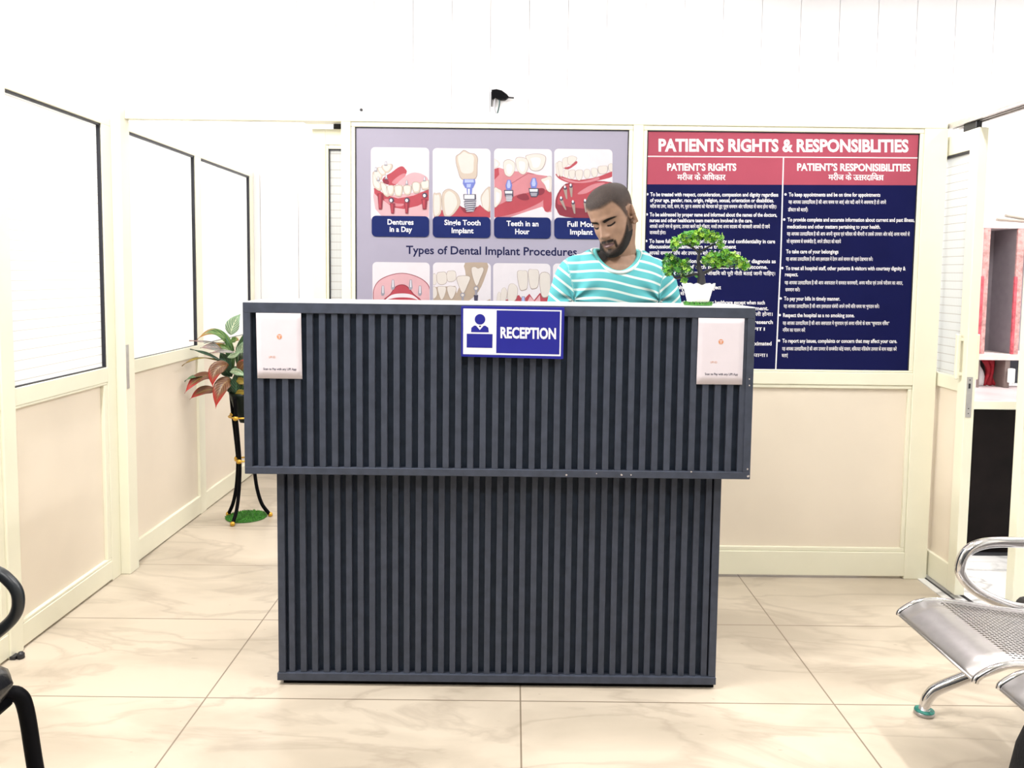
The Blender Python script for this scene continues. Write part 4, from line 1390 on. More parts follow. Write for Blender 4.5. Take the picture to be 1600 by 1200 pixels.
def perforated():
    m = mat('perforated_steel', (.46, .435, .43), .36, .8, var=.05, scale=40)
    nt = m.node_tree
    L = nt.links
    b = nt.nodes['Principled BSDF']
    out = nt.nodes['Material Output']
    uv = nt.nodes.new('ShaderNodeUVMap')
    sep = nt.nodes.new('ShaderNodeSeparateXYZ')
    L.new(uv.outputs[0], sep.inputs[0])

    def mth(op, a, c=None):
        n = nt.nodes.new('ShaderNodeMath')
        n.operation = op
        for i, s in enumerate((a, c)):
            if s is None:
                continue
            if hasattr(s, 'links'):
                L.new(s, n.inputs[i])
            else:
                n.inputs[i].default_value = s
        return n.outputs[0]
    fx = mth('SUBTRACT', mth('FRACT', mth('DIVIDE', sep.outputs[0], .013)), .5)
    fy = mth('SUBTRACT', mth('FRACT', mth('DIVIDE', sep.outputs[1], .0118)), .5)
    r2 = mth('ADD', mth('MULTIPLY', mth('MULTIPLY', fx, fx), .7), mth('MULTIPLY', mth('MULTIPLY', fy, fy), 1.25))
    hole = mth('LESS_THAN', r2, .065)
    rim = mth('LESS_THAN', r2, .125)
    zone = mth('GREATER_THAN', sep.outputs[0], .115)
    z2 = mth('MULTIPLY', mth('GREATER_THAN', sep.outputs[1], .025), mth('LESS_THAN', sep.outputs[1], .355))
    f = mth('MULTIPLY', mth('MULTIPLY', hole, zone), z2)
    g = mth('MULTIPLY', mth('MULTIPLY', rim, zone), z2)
    dk = nt.nodes.new('ShaderNodeMix')      # edge shade of the holes, painted as dark rings in the steel colour
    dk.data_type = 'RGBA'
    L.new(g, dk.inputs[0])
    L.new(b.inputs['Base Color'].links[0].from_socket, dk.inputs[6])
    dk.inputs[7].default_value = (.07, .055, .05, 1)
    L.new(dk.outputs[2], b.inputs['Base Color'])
    tr_ = nt.nodes.new('ShaderNodeBsdfTransparent')
    mx = nt.nodes.new('ShaderNodeMixShader')
    L.new(f, mx.inputs[0])
    L.new(b.outputs[0], mx.inputs[1])
    L.new(tr_.outputs[0], mx.inputs[2])
    L.new(mx.outputs[0], out.inputs[0])
    return m


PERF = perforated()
SPROF = [(0, .350), (.004, .361), (.03, .379), (.058, .390), (.085, .394), (.12, .3935), (.18, .386), (.26, .374), (.34, .364), (.40, .362), (.44, .368)]
BPROF = [(.44, .40), (.455, .46), (.475, .56), (.50, .66), (.525, .73), (.545, .755)]


def seat(nm, x, ya, yb, prof):
    pr = spline([(a, 0, b) for a, b in prof], 5)
    rows, us, d = [], [], 0
    for i, q in enumerate(pr):
        if i:
            d += (q - pr[i - 1]).length
        us.append(d)
        rows.append([Vector((x + q.x, ya + (yb - ya) * j / 6, q.z)) for j in range(7)])
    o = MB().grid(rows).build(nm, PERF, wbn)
    uvl = o.data.uv_layers.new(name='UVMap')
    for l in o.data.loops:
        i, j = divmod(l.vertex_index, 7)
        uvl.data[l.index].uv = (us[i], abs(yb - ya) * j / 6)
    so = o.modifiers.new('thickness', 'SOLIDIFY')
    so.thickness, so.offset = .0016, 0
    for y, s_ in ((ya, 1), (yb, -1)):
        MB().tube([Vector((x + q.x, y, q.z - .002)) for q in pr], .0085, 10, flat=1.0).build('side_rim', CHROME, o)
    MB().tube([Vector((x + pr[0].x, ya, pr[0].z)), Vector((x + pr[0].x, yb, pr[0].z))], .004, 8).build('front_lip', STEEL, o)
    return o


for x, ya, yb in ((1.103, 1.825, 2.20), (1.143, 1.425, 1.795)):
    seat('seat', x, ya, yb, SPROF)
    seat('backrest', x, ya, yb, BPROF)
arm = [(1.60, .548), (1.48, .546), (1.40, .546), (1.352, .538), (1.318, .519), (1.302, .486), (1.302, .452), (1.328, .418), (1.372, .388), (1.44, .360), (1.50, .348), (1.58, .345)]
MB().tube(spline([(x, 2.25, z) for x, z in arm], 6), .0155, 14).build('armrest', CHROME, wbn)
MB().tube(spline([(1.243, 2.30, .012), (1.245, 2.30, .03), (1.254, 2.30, .055), (1.278, 2.295, .083), (1.36, 2.27, .138), (1.45, 2.24, .20), (1.52, 2.20, .28), (1.54, 2.17, .33)], 6), [.015 + .006 * i / 42 for i in range(43)], 14).build('leg', CHROME, wbn)
ft = MB().lathe([(.002, 0), (.026, 0), (.029, .004), (.028, .012), (.016, .016), (.014, .03)], (1.243, 2.30, 0), 24, 0)
fo = ft.build('foot', STEEL, wbn)
MB().lathe([(.0155, .0128), (.0282, .0120), (.0278, .0142), (.0158, .0166)], (1.243, 2.30, 0), 24, caps=False).build('tape_wrap', mat('green_tape', (.015, .19, .15), .5, var=.4, scale=90), fo)['label'] = 'green tape around the foot'
MB().tube([(1.54, 2.33, .33), (1.54, 1.30, .33)], .024, 12).build('beam', DARKM, wbn)
MB().tube(spline([(1.70, 2.30, .012), (1.69, 2.30, .05), (1.64, 2.27, .16), (1.56, 2.18, .30), (1.545, 2.16, .33)], 6), .018, 12).build('leg', CHROME, wbn)

# unidentified black shape in the lower right corner, modelled as a bag
bg = thing('bag', 'black fabric shape modelled as a bag at the lower right edge beside the steel bench', 'bag', (.98, 1.27, 0))
rings = []
for k, (z, w, d) in enumerate(((0, .125, .085), (.012, .138, .098), (.15, .146, .106), (.30, .145, .105), (.42, .138, .10), (.50, .130, .088), (.555, .116, .07), (.590, .095, .05), (.606, .06, .03))):
    ring = []
    for j in range(40):
        a = 2 * pi * j / 40
        e = .62
        x_ = w * math.copysign(abs(cos(a)) ** e, cos(a))
        y_ = d * math.copysign(abs(sin(a)) ** e, sin(a))
        nn = noise.noise(Vector((x_ * 9, y_ * 9, z * 7))) * .009 * (1 if z > .02 else 0)
        ring.append(Vector((.995 + x_ * (1 + nn * 4), 1.27 + y_ * (1 + nn * 4), z)))
    rings.append(ring)
MB().loft(rings).build('body', mat('black_fabric', (.006, .006, .007), .85, var=.4, scale=200, bump=.3, spec=.2), bg)
MB().tube(spline([(.93, 1.27, .585), (.95, 1.27, .63), (1.0, 1.27, .645), (1.05, 1.27, .63), (1.07, 1.27, .585)], 6), .009, 10).build('carry_handle', BLACK, bg)

# black chair on the left edge
cb = thing('visitor_chair', 'black leather visitor chair with tubular legs and looped armrest at the lower left edge', 'chair', (-1.2, 1.3, 0))
LEATH = mat('black_leather', (.008, .008, .010), .28, var=.3, scale=90, bump=.25, coat=.3)
rings = []
for k, (t_, h_) in enumerate(((0, .0), (.03, .024), (.08, .032), (.5, .038), (.90, .042), (.95, .040), (.98, .031), (.995, .018), (1, .004))):
    ring = []
    hw_ = .24 * (1 if t_ < .93 else 1 - 2.2 * (t_ - .93))
    for j in range(24):
        a = 2 * pi * j / 24
        ring.append(Vector((-1.42 + t_ * .478, 1.262 + hw_ * math.copysign(abs(cos(a)) ** .5, cos(a)), .507 + .008 * t_ + (h_ + .002) * math.copysign(abs(sin(a)) ** .7, sin(a)))))
    rings.append(ring)
MB().loft(rings).build('seat', LEATH, cb)
rings = []
for k, (t_, h_) in enumerate(((0, .0), (.04, .02), (.2, .03), (.8, .03), (.96, .02), (1, .0))):
    ring = []
    for j in range(24):
        a = 2 * pi * j / 24
        ring.append(Vector((-1.43 - .07 * t_ + (h_ + .002) * cos(a), 1.245 + .22 * math.copysign(abs(sin(a)) ** .5, sin(a)), .58 + .38 * t_)))
    rings.append(ring)
MB().loft(rings).build('backrest', LEATH, cb)
for y_, nm in ((1.50, 1), (1.0, -1)):
    f_ = MB().tube(spline([(-.862, y_ - .02 * nm, .0), (-.895, y_ - .015 * nm, .18), (-.922, y_ - .008 * nm, .325), (-.942, y_, .44), (-.955, y_ - .004, .475), (-.975, y_ - .02 * nm, .483)], 6), .0145, 12)
    f_.build('leg', BLACK, cb)
    MB().tube([(-.97, y_ - .01 * nm, .476), (-1.43, y_ - .01 * nm, .47)], .013, 12).build('side_rail', BLACK, cb)
    MB().tube(spline([(-1.43, y_ - .01 * nm, .47), (-1.46, y_ - .01 * nm, .25), (-1.49, y_ - .01 * nm, 0)], 5), .0145, 12).build('leg', BLACK, cb)
    ap = [(-1.32, .485), (-1.20, .515), (-1.10, .548), (-1.03, .572), (-.987, .602), (-.962, .632), (-.958, .668), (-.974, .695), (-1.005, .715), (-1.08, .725), (-1.25, .728), (-1.40, .722), (-1.45, .70)]
    MB().tube(spline([(x, y_ + .012 * nm, z) for x, z in ap], 6), .0115, 12, flat=1.0).build('armrest', mat('black_plastic', (.010, .013, .016), .35, var=.2), cb)
MB().tube([(-.965, 1.48, .470), (-.965, 1.02, .470)], .011, 12).build('front_rail', BLACK, cb)

# small bolt at the foot of the near stile
bt = MB().box(-1.664, -1.645, 2.57, 2.60, .0, .012, 0, .002)
bt.lathe([(.003, .0), (.012, .002), (.012, .016), (.007, .022), (.002, .024)], (-1.635, 2.585, 0), 14)
tag(bt.build('floor_bolt', DARKM), 'small dark metal floor bolt at the foot of the left partition', 'bolt')

# ------------------------------------------------------------------ shelf cabinet in the side room
cab = thing('shelf_cabinet', 'open cabinet with pink-edged shelves over a black base, seen through the right doorway', 'cabinet', (2.5, 3.95, 0))
GREY = mat('grey_laminate', (.33, .29, .32), .5, var=.06)
PINK = mat('pink_edging', (.56, .29, .28), .5, var=.35, scale=60)
REDS = mat('red_edging', (.60, .09, .12), .5, var=.4, scale=40)
DKW = mat('dark_wood', (.006, .004, .004), .5, var=.5, scale=8, spec=.1)
MB().box(2.12, 2.80, 3.70, 4.22, .0, .694).build('base', DKW, cab)
MB().box(2.115, 2.805, 3.682, 3.702, .0, .012).build('plinth', DARKM, cab)
MB().box(2.10, 2.82, 3.68, 4.24, .7005, .7365, 0, .003).build('worktop', [mat('pink_grey_top', (.52, .43, .44), .4, var=.1, scale=6)], cab)
MB().box(2.10, 2.82, 3.674, 3.681, .699, .738, 0, .002).build('worktop_edge', CREAM, cab)
hm = MB()
hm.box(2.385, 2.90, 4.36, 4.375, .737, 1.60)
hm.box(2.39, 2.422, 4.158, 4.36, .737, 1.585)
hm.build('back_panel', GREY, cab)
MB().box(2.388, 2.424, 4.146, 4.158, .737, 1.585).build('side_panel', mat('pale_pink_panel', (.80, .66, .68), .5, var=.05), cab)
for x0, x1, z0, z1 in ((2.424, 2.456, .915, 1.5655), (2.598, 2.632, .915, 1.5655)):
    o = MB().box(x0 + .008, x1 - .004, 4.152, 4.36, z0, z1).build('divider', GREY, cab)
    e = MB().box(x0, x1, 4.142, 4.153, z0, z1)
    e.build('edging', PINK, o)
    MB().box(x0 - .003, x0 + .010, 4.1405, 4.153, z0, z0 + (z1 - z0) * .62).build('edging', REDS, o)
MB().box(2.424, 2.90, 4.142, 4.36, .882, .915, 0, .002).build('shelf', mat('pink_shelf', (.72, .62, .60), .5, var=.06), cab)
MB().box(2.40, 2.90, 4.142, 4.36, 1.566, 1.588, 0, .002).build('top_board', mat('pale_pink_panel', (.80, .66, .68), .5), cab)
MB().box(2.424, 2.442, 4.15, 4.36, .737, .884).build('divider', mat('brown_board', (.20, .15, .14), .6), cab)
MB().box(2.575, 2.60, 4.15, 4.36, .737, .884).build('divider', mat('brown_board', (.20, .15, .14), .6), cab)
MB().box(2.6, 2.90, 4.34, 4.36, .737, .884).build('inner_panel', mat('slate_board', (.06, .065, .09), .6), cab)
# things on the shelves
wbag = MB()
rings = []
for z, w, d, ox in ((0, .028, .03, 0), (.01, .034, .034, 0), (.05, .034, .032, .003), (.08, .025, .024, .004), (.105, .012, .011, .002), (.12, .005, .005, -.004)):
    rings.append([Vector((2.482 + ox + w * cos(a), 4.24 + d * sin(a), .737 + z)) for a in [2 * pi * j / 24 for j in range(24)]])
wbag.loft(rings)
tag(wbag.build('plastic_bag', mat('white_plastic', (.74, .70, .72), .4, var=.05)), 'white plastic bag in the lower opening of the shelf cabinet', 'bag')
rc = MB()
rows = []
for i in range(13):
    t_ = i / 12
    z = .878 - .14 * t_
    xx = 2.528 + .010 * sin(5 * t_) + .030 * t_
    rows.append([Vector((xx + (j / 8 - .5) * (.075 - .04 * sin(pi * t_)), 4.235 + .010 * sin(j * 1.6 + t_ * 4), z)) for j in range(9)])
rc.grid(rows)
o = rc.build('red_cloth', mat('red_cloth', (.42, .015, .03), .7, var=.3, scale=30))
so = o.modifiers.new('thickness', 'SOLIDIFY')
so.thickness = .006
tag(o, 'crumpled dark red cloth hanging in the lower opening of the shelf cabinet', 'cloth')
tag(MB().box(2.585, 2.612, 4.12, 4.146, .765, .84, 0, .004).build('switch_block', WHITE), 'small white block on the brown divider of the shelf cabinet', 'switch')
for i, (a, b_) in enumerate((((2.50, 4.17, 1.612), (2.80, 4.2, 1.60)), ((2.55, 4.18, 1.634), (2.82, 4.22, 1.60)))):
    tag(MB().tube([a, b_], .008, 8).build('stick', mat('weathered_stick', (.30, .26, .22), .7)),
        ('thin brown stick lying flat along the top of the shelf cabinet', 'thin brown stick slanting on top of the shelf cabinet')[i], 'stick')

# ------------------------------------------------------------------ person behind the counter
pe = thing('person', 'man with cropped hair and beard in a turquoise striped t-shirt, looking down behind the counter', 'person', (.36, 2.9, 0))

# head in its own frame: x to the viewer's right, -y out of the face, z up, origin between the ears
HS = .955
HROT = Matrix.Rotation(radians(-36), 4, 'Z') @ Matrix.Rotation(radians(22), 4, 'X') @ Matrix.Rotation(radians(-11), 4, 'Y')
HMAT = Matrix.Translation((.351, 2.850, 1.497)) @ HROT @ Matrix.Scale(HS, 4)
HINV = HMAT.inverted()

PROF = [(-.1190, .014, -.080, -.050), (-.115, .026, -.089, -.034), (-.106, .037, -.0945, -.012), (-.092, .0475, -.094, .015), (-.070, .0560, -.0925, .045),
        (-.045, .0620, -.0915, .064), (-.02, .0665, -.0905, .079), (.01, .0700, -.0905, .090), (.04, .0735, -.0935, .097), (.065, .0750, -.0925, .099),
        (.09, .0725, -.0840, .093), (.108, .0635, -.0680, .080), (.121, .0480, -.0470, .060), (.129, .0290, -.0240, .036), (.1325, .010, -.004, .015)]


def prof(z):
    for i in range(len(PROF) - 1):
        if PROF[i][0] <= z <= PROF[i + 1][0] or i == len(PROF) - 2:
            p0, p1, p2, p3 = PROF[max(0, i - 1)], PROF[i], PROF[i + 1], PROF[min(len(PROF) - 1, i + 2)]
            t = (z - p1[0]) / (p2[0] - p1[0])
            t = max(0, min(1, t))
            h = p2[0] - p1[0]
            out = []
            for k in (1, 2, 3):
                m1 = (p2[k] - p0[k]) / max(1e-6, p2[0] - p0[0]) * h
                m2 = (p3[k] - p1[k]) / max(1e-6, p3[0] - p1[0]) * h
                t2, t3 = t * t, t * t * t
                out.append((2 * t3 - 3 * t2 + 1) * p1[k] + (t3 - 2 * t2 + t) * m1 + (-2 * t3 + 3 * t2) * p2[k] + (t3 - t2) * m2)
            return out


def g1(x, s):
    return math.exp(-(x / s) ** 2)


NOSE = [(.034, .0, .008), (.020, .004, .008), (.008, .0095, .0085), (-.008, .0165, .0095), (-.020, .0225, .0110), (-.029, .0262, .0130), (-.036, .0215, .0145), (-.041, .0085, .013), (-.047, .0, .012)]


def nose(x, z):
    if z >= NOSE[0][0] or z <= NOSE[-1][0]:
        return 0
    for a, b in zip(NOSE[:-1], NOSE[1:]):
        if b[0] <= z <= a[0]:
            t = (a[0] - z) / (a[0] - b[0])
            amp, w = a[1] + (b[1] - a[1]) * t, a[2] + (b[2] - a[2]) * t
            return amp * math.exp(-abs(x / w) ** 2.2)
    return 0


def face(x, z):
    ax = abs(x)
    d = nose(x, z)
    d += .0062 * g1(ax - .0155, .0062) * g1(z + .0345, .0062)
    d -= .0040 * g1(ax - .0075, .0040) * g1(z + .0425, .0028)
    d += .0058 * g1(ax - .030, .020) * g1(z - .0285, .0085) + .002 * g1(ax, .012) * g1(z - .028, .009)
    d -= .0120 * g1(ax - .0305, .0155) * g1(z - .0085, .0105)
    d -= .0050 * g1(ax - .0125, .0060) * g1(z - .010, .010)
    d += .0078 * g1(ax - .0315, .0120) * g1(z - .0075, .0078)
    d -= .0022 * g1(ax - .0310, .0150) * g1(z - .0175, .0022)
    d -= .0020 * g1(ax - .0310, .0140) * g1(z + .0010, .0020)
    d += .0045 * g1(ax - .047, .017) * g1(z + .018, .015)
    d -= .0030 * g1(ax - .050, .014) * g1(z + .055, .018)
    d += .0030 * g1(ax, .030) * g1(z + .060, .018)
    d += .0060 * g1(ax - .004, .016) * g1(z + .0600, .0042) * (1 - .25 * g1(x, .003))
    d += .0072 * g1(ax, .0165) * g1(z + .0725, .0052)
    d -= .0058 * g1(ax, .0225) * g1(z + .0660, .0020)
    d -= .0045 * g1(ax, .017) * g1(z + .0835, .0052)
    d += .0065 * g1(ax, .018) * g1(z + .1020, .012)
    d -= .0014 * g1(x, .0035) * g1(z + .052, .006)
    d -= .0025 * g1(ax - .062, .012) * g1(z - .045, .02)
    return d


def head_mesh(mb):
    NU, NV = 128, 150
    rows = []
    for k in range(NV + 1):
        z = -.119 + (.2515) * k / NV
        w, fr, bk = prof(z)
        cy_, dp = (fr + bk) / 2, (bk - fr) / 2
        ring = []
        for j in range(NU):
            a = 2 * pi * j / NU
            c_, s_ = cos(a), sin(a)
            e = .90 if s_ < 0 else .95
            x = w * math.copysign(abs(c_) ** e, c_)
            y = cy_ + dp * math.copysign(abs(s_) ** e, s_)
            if s_ < -.05:
                f = smooth01(.05, .5, -s_)
                y -= face(x, z) * f
            ring.append(HMAT @ Vector((x, y, z)))
        rows.append(ring)
    mb.loft(rows)


def ear_mesh(mb, side):
    # shell-like ear: an outline with a raised rim and a hollow
    rows = []
    N = 40
    for k, (sc_, lift) in enumerate(((.55, -.004), (.80, .0), (.97, .004), (1.0, .008), (.93, .0115), (.82, .0105), (.68, .0055), (.45, .003), (.05, .002))):
        ring = []
        for j in range(N):
            a = 2 * pi * j / N
            yy = .0165 * cos(a) * (1.12 if sin(a) > 0 else .82)
            zz = .032 * sin(a)
            if sin(a) < 0:
                yy += .004 * sin(a)
            p = Vector((lift + .004, yy * sc_, zz * sc_ + .0))
            ring.append(p)
        rows.append(ring)
    R = Matrix.Translation((side * .0700, .012, .001)) @ Matrix.Rotation(side * radians(34), 4, 'Z') @ Matrix.Scale(1.08, 4) @ Matrix.Rotation(radians(-8), 4, 'X')
    rr = []
    for ring in rows:
        rr.append([HMAT @ (R @ Vector((side * p.x, p.y, p.z))) for p in ring])
    if side < 0:
        rr = [r[::-1] for r in rr]
    mb.loft(rr)
    # tragus and lobe
    for (x, y, z, r) in ((.074, -.004, -.006, .0058), (.077, .004, -.028, .0085)):
        sph(mb, HMAT @ Vector((side * x, y, z)), r * HS)


def sph(mb, c, r, seg=16, sc=(1, 1, 1)):
    rings = []
    for i in range(1, seg // 2):
        t = pi * i / (seg // 2)
        rings.append([c + Vector((r * sc[0] * sin(t) * cos(2 * pi * j / seg), r * sc[1] * sin(t) * sin(2 * pi * j / seg), -r * sc[2] * cos(t))) for j in range(seg)])
    mb.loft(rings)


def oval_loft(mb, rings_, seg=40, e=1.):
    """rings_: (cx, cy, z, half width, half depth)"""
    R = []
    for cx_, cy_, z, w, d in rings_:
        R.append([Vector((cx_ + w * math.copysign(abs(cos(a)) ** e, cos(a)), cy_ + d * math.copysign(abs(sin(a)) ** e, sin(a)), z)) for a in [2 * pi * j / seg for j in range(seg)]])
    mb.loft(R)


def bone(mb, pts, rad, n=6, seg=18):
    p = spline(pts, n)
    k = len(p) - 1
    rr = []
    for i in range(len(p)):
        t = i / k * (len(rad) - 1)
        a = min(int(t), len(rad) - 2)
        rr.append(rad[a] + (rad[a + 1] - rad[a]) * (t - a))
    mb.tube(p, rr, seg)


SH = [Vector((.222, 2.885, 1.315)), Vector((.508, 2.895, 1.308))]
EL = [Vector((.175, 2.900, 1.075)), Vector((.555, 2.910, 1.07))]
WR = [Vector((.255, 2.81, .955)), Vector((.470, 2.81, .955))]

body = MB()
head_mesh(body)
ear_mesh(body, 1)
ear_mesh(body, -1)
# neck and trunk
bone(body, [HMAT @ Vector((0, .030, -.020)), Vector((.371, 2.885, 1.415)), Vector((.377, 2.905, 1.36)), Vector((.368, 2.905, 1.30))], [.060, .062, .067, .078], 6, 28)
oval_loft(body, [(.362, 2.895, 1.385, .05, .045), (.362, 2.893, 1.365, .10, .060), (.362, 2.888, 1.335, .145, .078), (.362, 2.885, 1.28, .160, .094), (.362, 2.89, 1.18, .155, .098), (.362, 2.90, 1.05, .145, .095), (.362, 2.905, .93, .155, .098), (.362, 2.905, .84, .150, .10)], 40, .9)
for s in (0, 1):
    sg_ = -1 if s == 0 else 1
    bone(body, [SH[s], (SH[s] + EL[s]) / 2 + Vector((sg_ * .006, 0, 0)), EL[s]], [.048, .046, .038], 6)
    bone(body, [EL[s], (EL[s] + WR[s]) / 2 + Vector((0, 0, .004)), WR[s]], [.040, .037, .026], 6)
    # hand: palm resting on the shelf, fingers slightly curled
    fwd_ = Vector((-sg_ * .25, -1, -.25)).normalized()
    sid = Vector((1, -sg_ * .25 * 1, 0)).normalized()
    dn = Vector((0, 0, -1))
    pc = WR[s]
    bone(body, [pc, pc + fwd_ * .03 + dn * .004, pc + fwd_ * .055 + dn * .006], [.024, .022, .018], 4, 14)
    for q in (-.026, -.009, .009, .026):
        bone(body, [pc + fwd_ * .005 + sid * q * .6, pc + fwd_ * .045 + sid * q + dn * .004, pc + fwd_ * .070 + sid * q * 1.08 + dn * .007], [.014, .0135, .011], 4, 12)
    for q, L_ in ((-.030, .060), (-.0105, .070), (.0105, .073), (.030, .062)) if sg_ > 0 else ((-.030, .062), (-.0105, .073), (.0105, .070), (.030, .060)):
        k0 = pc + fwd_ * .066 + sid * q + dn * .006
        bone(body, [k0, k0 + fwd_ * L_ * .45 + sid * q * .12 + dn * .004, k0 + fwd_ * L_ * .78 + sid * q * .16 + dn * .016, k0 + fwd_ * L_ + sid * q * .15 + dn * .026], [.0105, .0095, .0085, .0068], 4, 12)
    th = -sg_
    k0 = pc + fwd_ * .018 + sid * th * .020
    bone(body, [k0, k0 + sid * th * .022 + fwd_ * .022 + dn * .008, k0 + sid * th * .030 + fwd_ * .046 + dn * .014, k0 + sid * th * .030 + fwd_ * .064 + dn * .018], [.014, .012, .0105, .0082], 4, 12)
for s in (-1, 1):
    bone(body, [(.362 + s * .075, 2.905, .88), (.362 + s * .088, 2.905, .66), (.362 + s * .09, 2.895, .47), (.362 + s * .09, 2.91, .30), (.362 + s * .09, 2.92, .09)], [.085, .074, .052, .050, .036], 6, 20)
    bone(body, [(.362 + s * .09, 2.93, .05), (.362 + s * .095, 2.87, .042), (.362 + s * .10, 2.79, .03)], [.036, .033, .022], 5, 16)

SKIN = mat('skin', (.225, .132, .088), .5, var=.08, scale=45, bump=.03, spec=.35)
LIP = mat('lips', (.095, .042, .042), .5, var=.1, scale=80)
raw = body.build('body', [SKIN, LIP])
rm = raw.modifiers.new('union', 'REMESH')
rm.mode = 'VOXEL'
rm.voxel_size = .0024
rm.use_smooth_shade = True
bpy.context.view_layer.update()
dg = bpy.context.evaluated_depsgraph_get()
me = bpy.data.meshes.new_from_object(raw.evaluated_get(dg))
bpy.data.objects.remove(raw)
bm = bmesh.new()
bm.from_mesh(me)
for _ in range(2):
    bmesh.ops.smooth_vert(bm, verts=bm.verts, factor=.5, use_axis_x=True, use_axis_y=True, use_axis_z=True)
bm.normal_update()
BV = [v.co.copy() for v in bm.verts]
BN = [v.normal.copy() for v in bm.verts]
BL = [HINV @ c for c in BV]
BF = []
for f in bm.faces:
    f.smooth = True
    c = HINV @ f.calc_center_median()
    zl = .0052 if c.z > -.066 else .0068
    if c.y < -.075 and abs(c.x) < .0235 and ((c.z + .0655) / (zl * 1.25)) ** 2 + (c.x / .0235) ** 2 < 1 + (.25 if c.z < -.066 else 0):
        f.material_index = 1
    else:
        f.material_index = 0
    BF.append([v.index for v in f.verts])
bm.to_mesh(me)
bm.free()
me.name = 'body'
if len(me.materials) < 2:
    me.materials.clear()
    me.materials.append(SKIN)
    me.materials.append(LIP)
bo_ = bpy.data.objects.new('body', me)
COL.objects.link(bo_)
bo_.parent = pe
bo_.location = -pe.location


def hair_mat(name, col, var=.3, scale=260):
    m = mat(name, col, .75, var=var, scale=scale, spec=.2)
    nt = m.node_tree
    L = nt.links
    b = nt.nodes['Principled BSDF']
    out = nt.nodes['Material Output']
    at_ = nt.nodes.new('ShaderNodeAttribute')
    at_.attribute_name = 'hair_cover'
    no = nt.nodes.new('ShaderNodeTexNoise')
    no.inputs['Scale'].default_value = 420
    tc = nt.nodes.new('ShaderNodeTexCoord')
    L.new(tc.outputs['Object'], no.inputs['Vector'])
    ad = nt.nodes.new('ShaderNodeMath')
    ad.operation = 'MULTIPLY_ADD'
    L.new(no.outputs['Fac'], ad.inputs[0])
    ad.inputs[1].default_value = .5
    ad.inputs[2].default_value = -.25
    sm = nt.nodes.new('ShaderNodeMath')
    sm.operation = 'ADD'
    L.new(at_.outputs['Fac'], sm.inputs[0])
    L.new(ad.outputs[0], sm.inputs[1])
    mu = nt.nodes.new('ShaderNodeMath')
    mu.operation = 'MULTIPLY'
    mu.use_clamp = True
    L.new(sm.outputs[0], mu.inputs[0])
    mr = nt.nodes.new('ShaderNodeMapRange')
    L.new(at_.outputs['Fac'], mr.inputs[0])
    mr.inputs[1].default_value, mr.inputs[2].default_value = 0, .25
    L.new(mr.outputs[0], mu.inputs[1])
    tr_ = nt.nodes.new('ShaderNodeBsdfTransparent')
    mx = nt.nodes.new('ShaderNodeMixShader')
    L.new(mu.outputs[0], mx.inputs[0])
    L.new(tr_.outputs[0], mx.inputs[1])
    L.new(b.outputs[0], mx.inputs[2])
    L.new(mx.outputs[0], out.inputs[0])
    return m


def shell(name, dens, off, m):
    D = [dens(p) if -.16 < p.z < .15 and abs(p.x) < .088 and -.14 < p.y < .12 else 0 for p in BL]
    used, faces = {}, []
    for f in BF:
        if max(D[i] for i in f) > .01:
            faces.append([used.setdefault(i, len(used)) for i in f])
    idx = list(used)
    me_ = bpy.data.meshes.new(name)
    me_.from_pydata([BV[i] + BN[i] * off * (.3 + .7 * min(1, D[i] * 1.5)) for i in idx], [], faces)
    a = me_.attributes.new('hair_cover', 'FLOAT', 'POINT')
    a.data.foreach_set('value', [D[i] for i in idx])
    me_.polygons.foreach_set('use_smooth', [True] * len(faces))
    me_.materials.append(m)
    me_.update()
    o = bpy.data.objects.new(name, me_)
    COL.objects.link(o)
    o.parent = pe
    o.location = -pe.location
    return o


def lerp_tab(tab, x):
    if x <= tab[0][0]:
        return tab[0][1]
    for a, b in zip(tab[:-1], tab[1:]):
        if x <= b[0]:
            return a[1] + (b[1] - a[1]) * (x - a[0]) / (b[0] - a[0])
    return tab[-1][1]


HAIRLINE = [(-.10, .066), (-.088, .064), (-.075, .070), (-.062, .073), (-.048, .050), (-.036, .030), (-.024, .000), (-.012, -.002), (-.002, .034), (.014, .036), (.026, .010), (.034, -.02), (.05, -.045), (.07, -.058), (.1, -.062)]


def d_hair(p):
    if abs(p.x) > .0715 and -.014 < p.y < .05 and p.z < .040:
        return 0
    s = p.z - lerp_tab(HAIRLINE, p.y)
    top = smooth01(.02, .085, p.z) * smooth01(-.09, -.03, p.y + .0)
    return smooth01(-.003, .016, s) * (.62 + .22 * smooth01(.03, .09, p.z))


BEARD_TOP = [(-.098, -.0855), (-.085, -.078), (-.072, -.066), (-.058, -.052), (-.045, -.034), (-.032, -.012), (-.020, .006), (-.008, .012), (.004, -.03), (.02, -.09), (.05, -.12)]


JAW = [(-.10, -.122), (-.085, -.119), (-.07, -.112), (-.05, -.100), (-.035, -.090), (-.02, -.078), (-.005, -.064), (.012, -.03)]


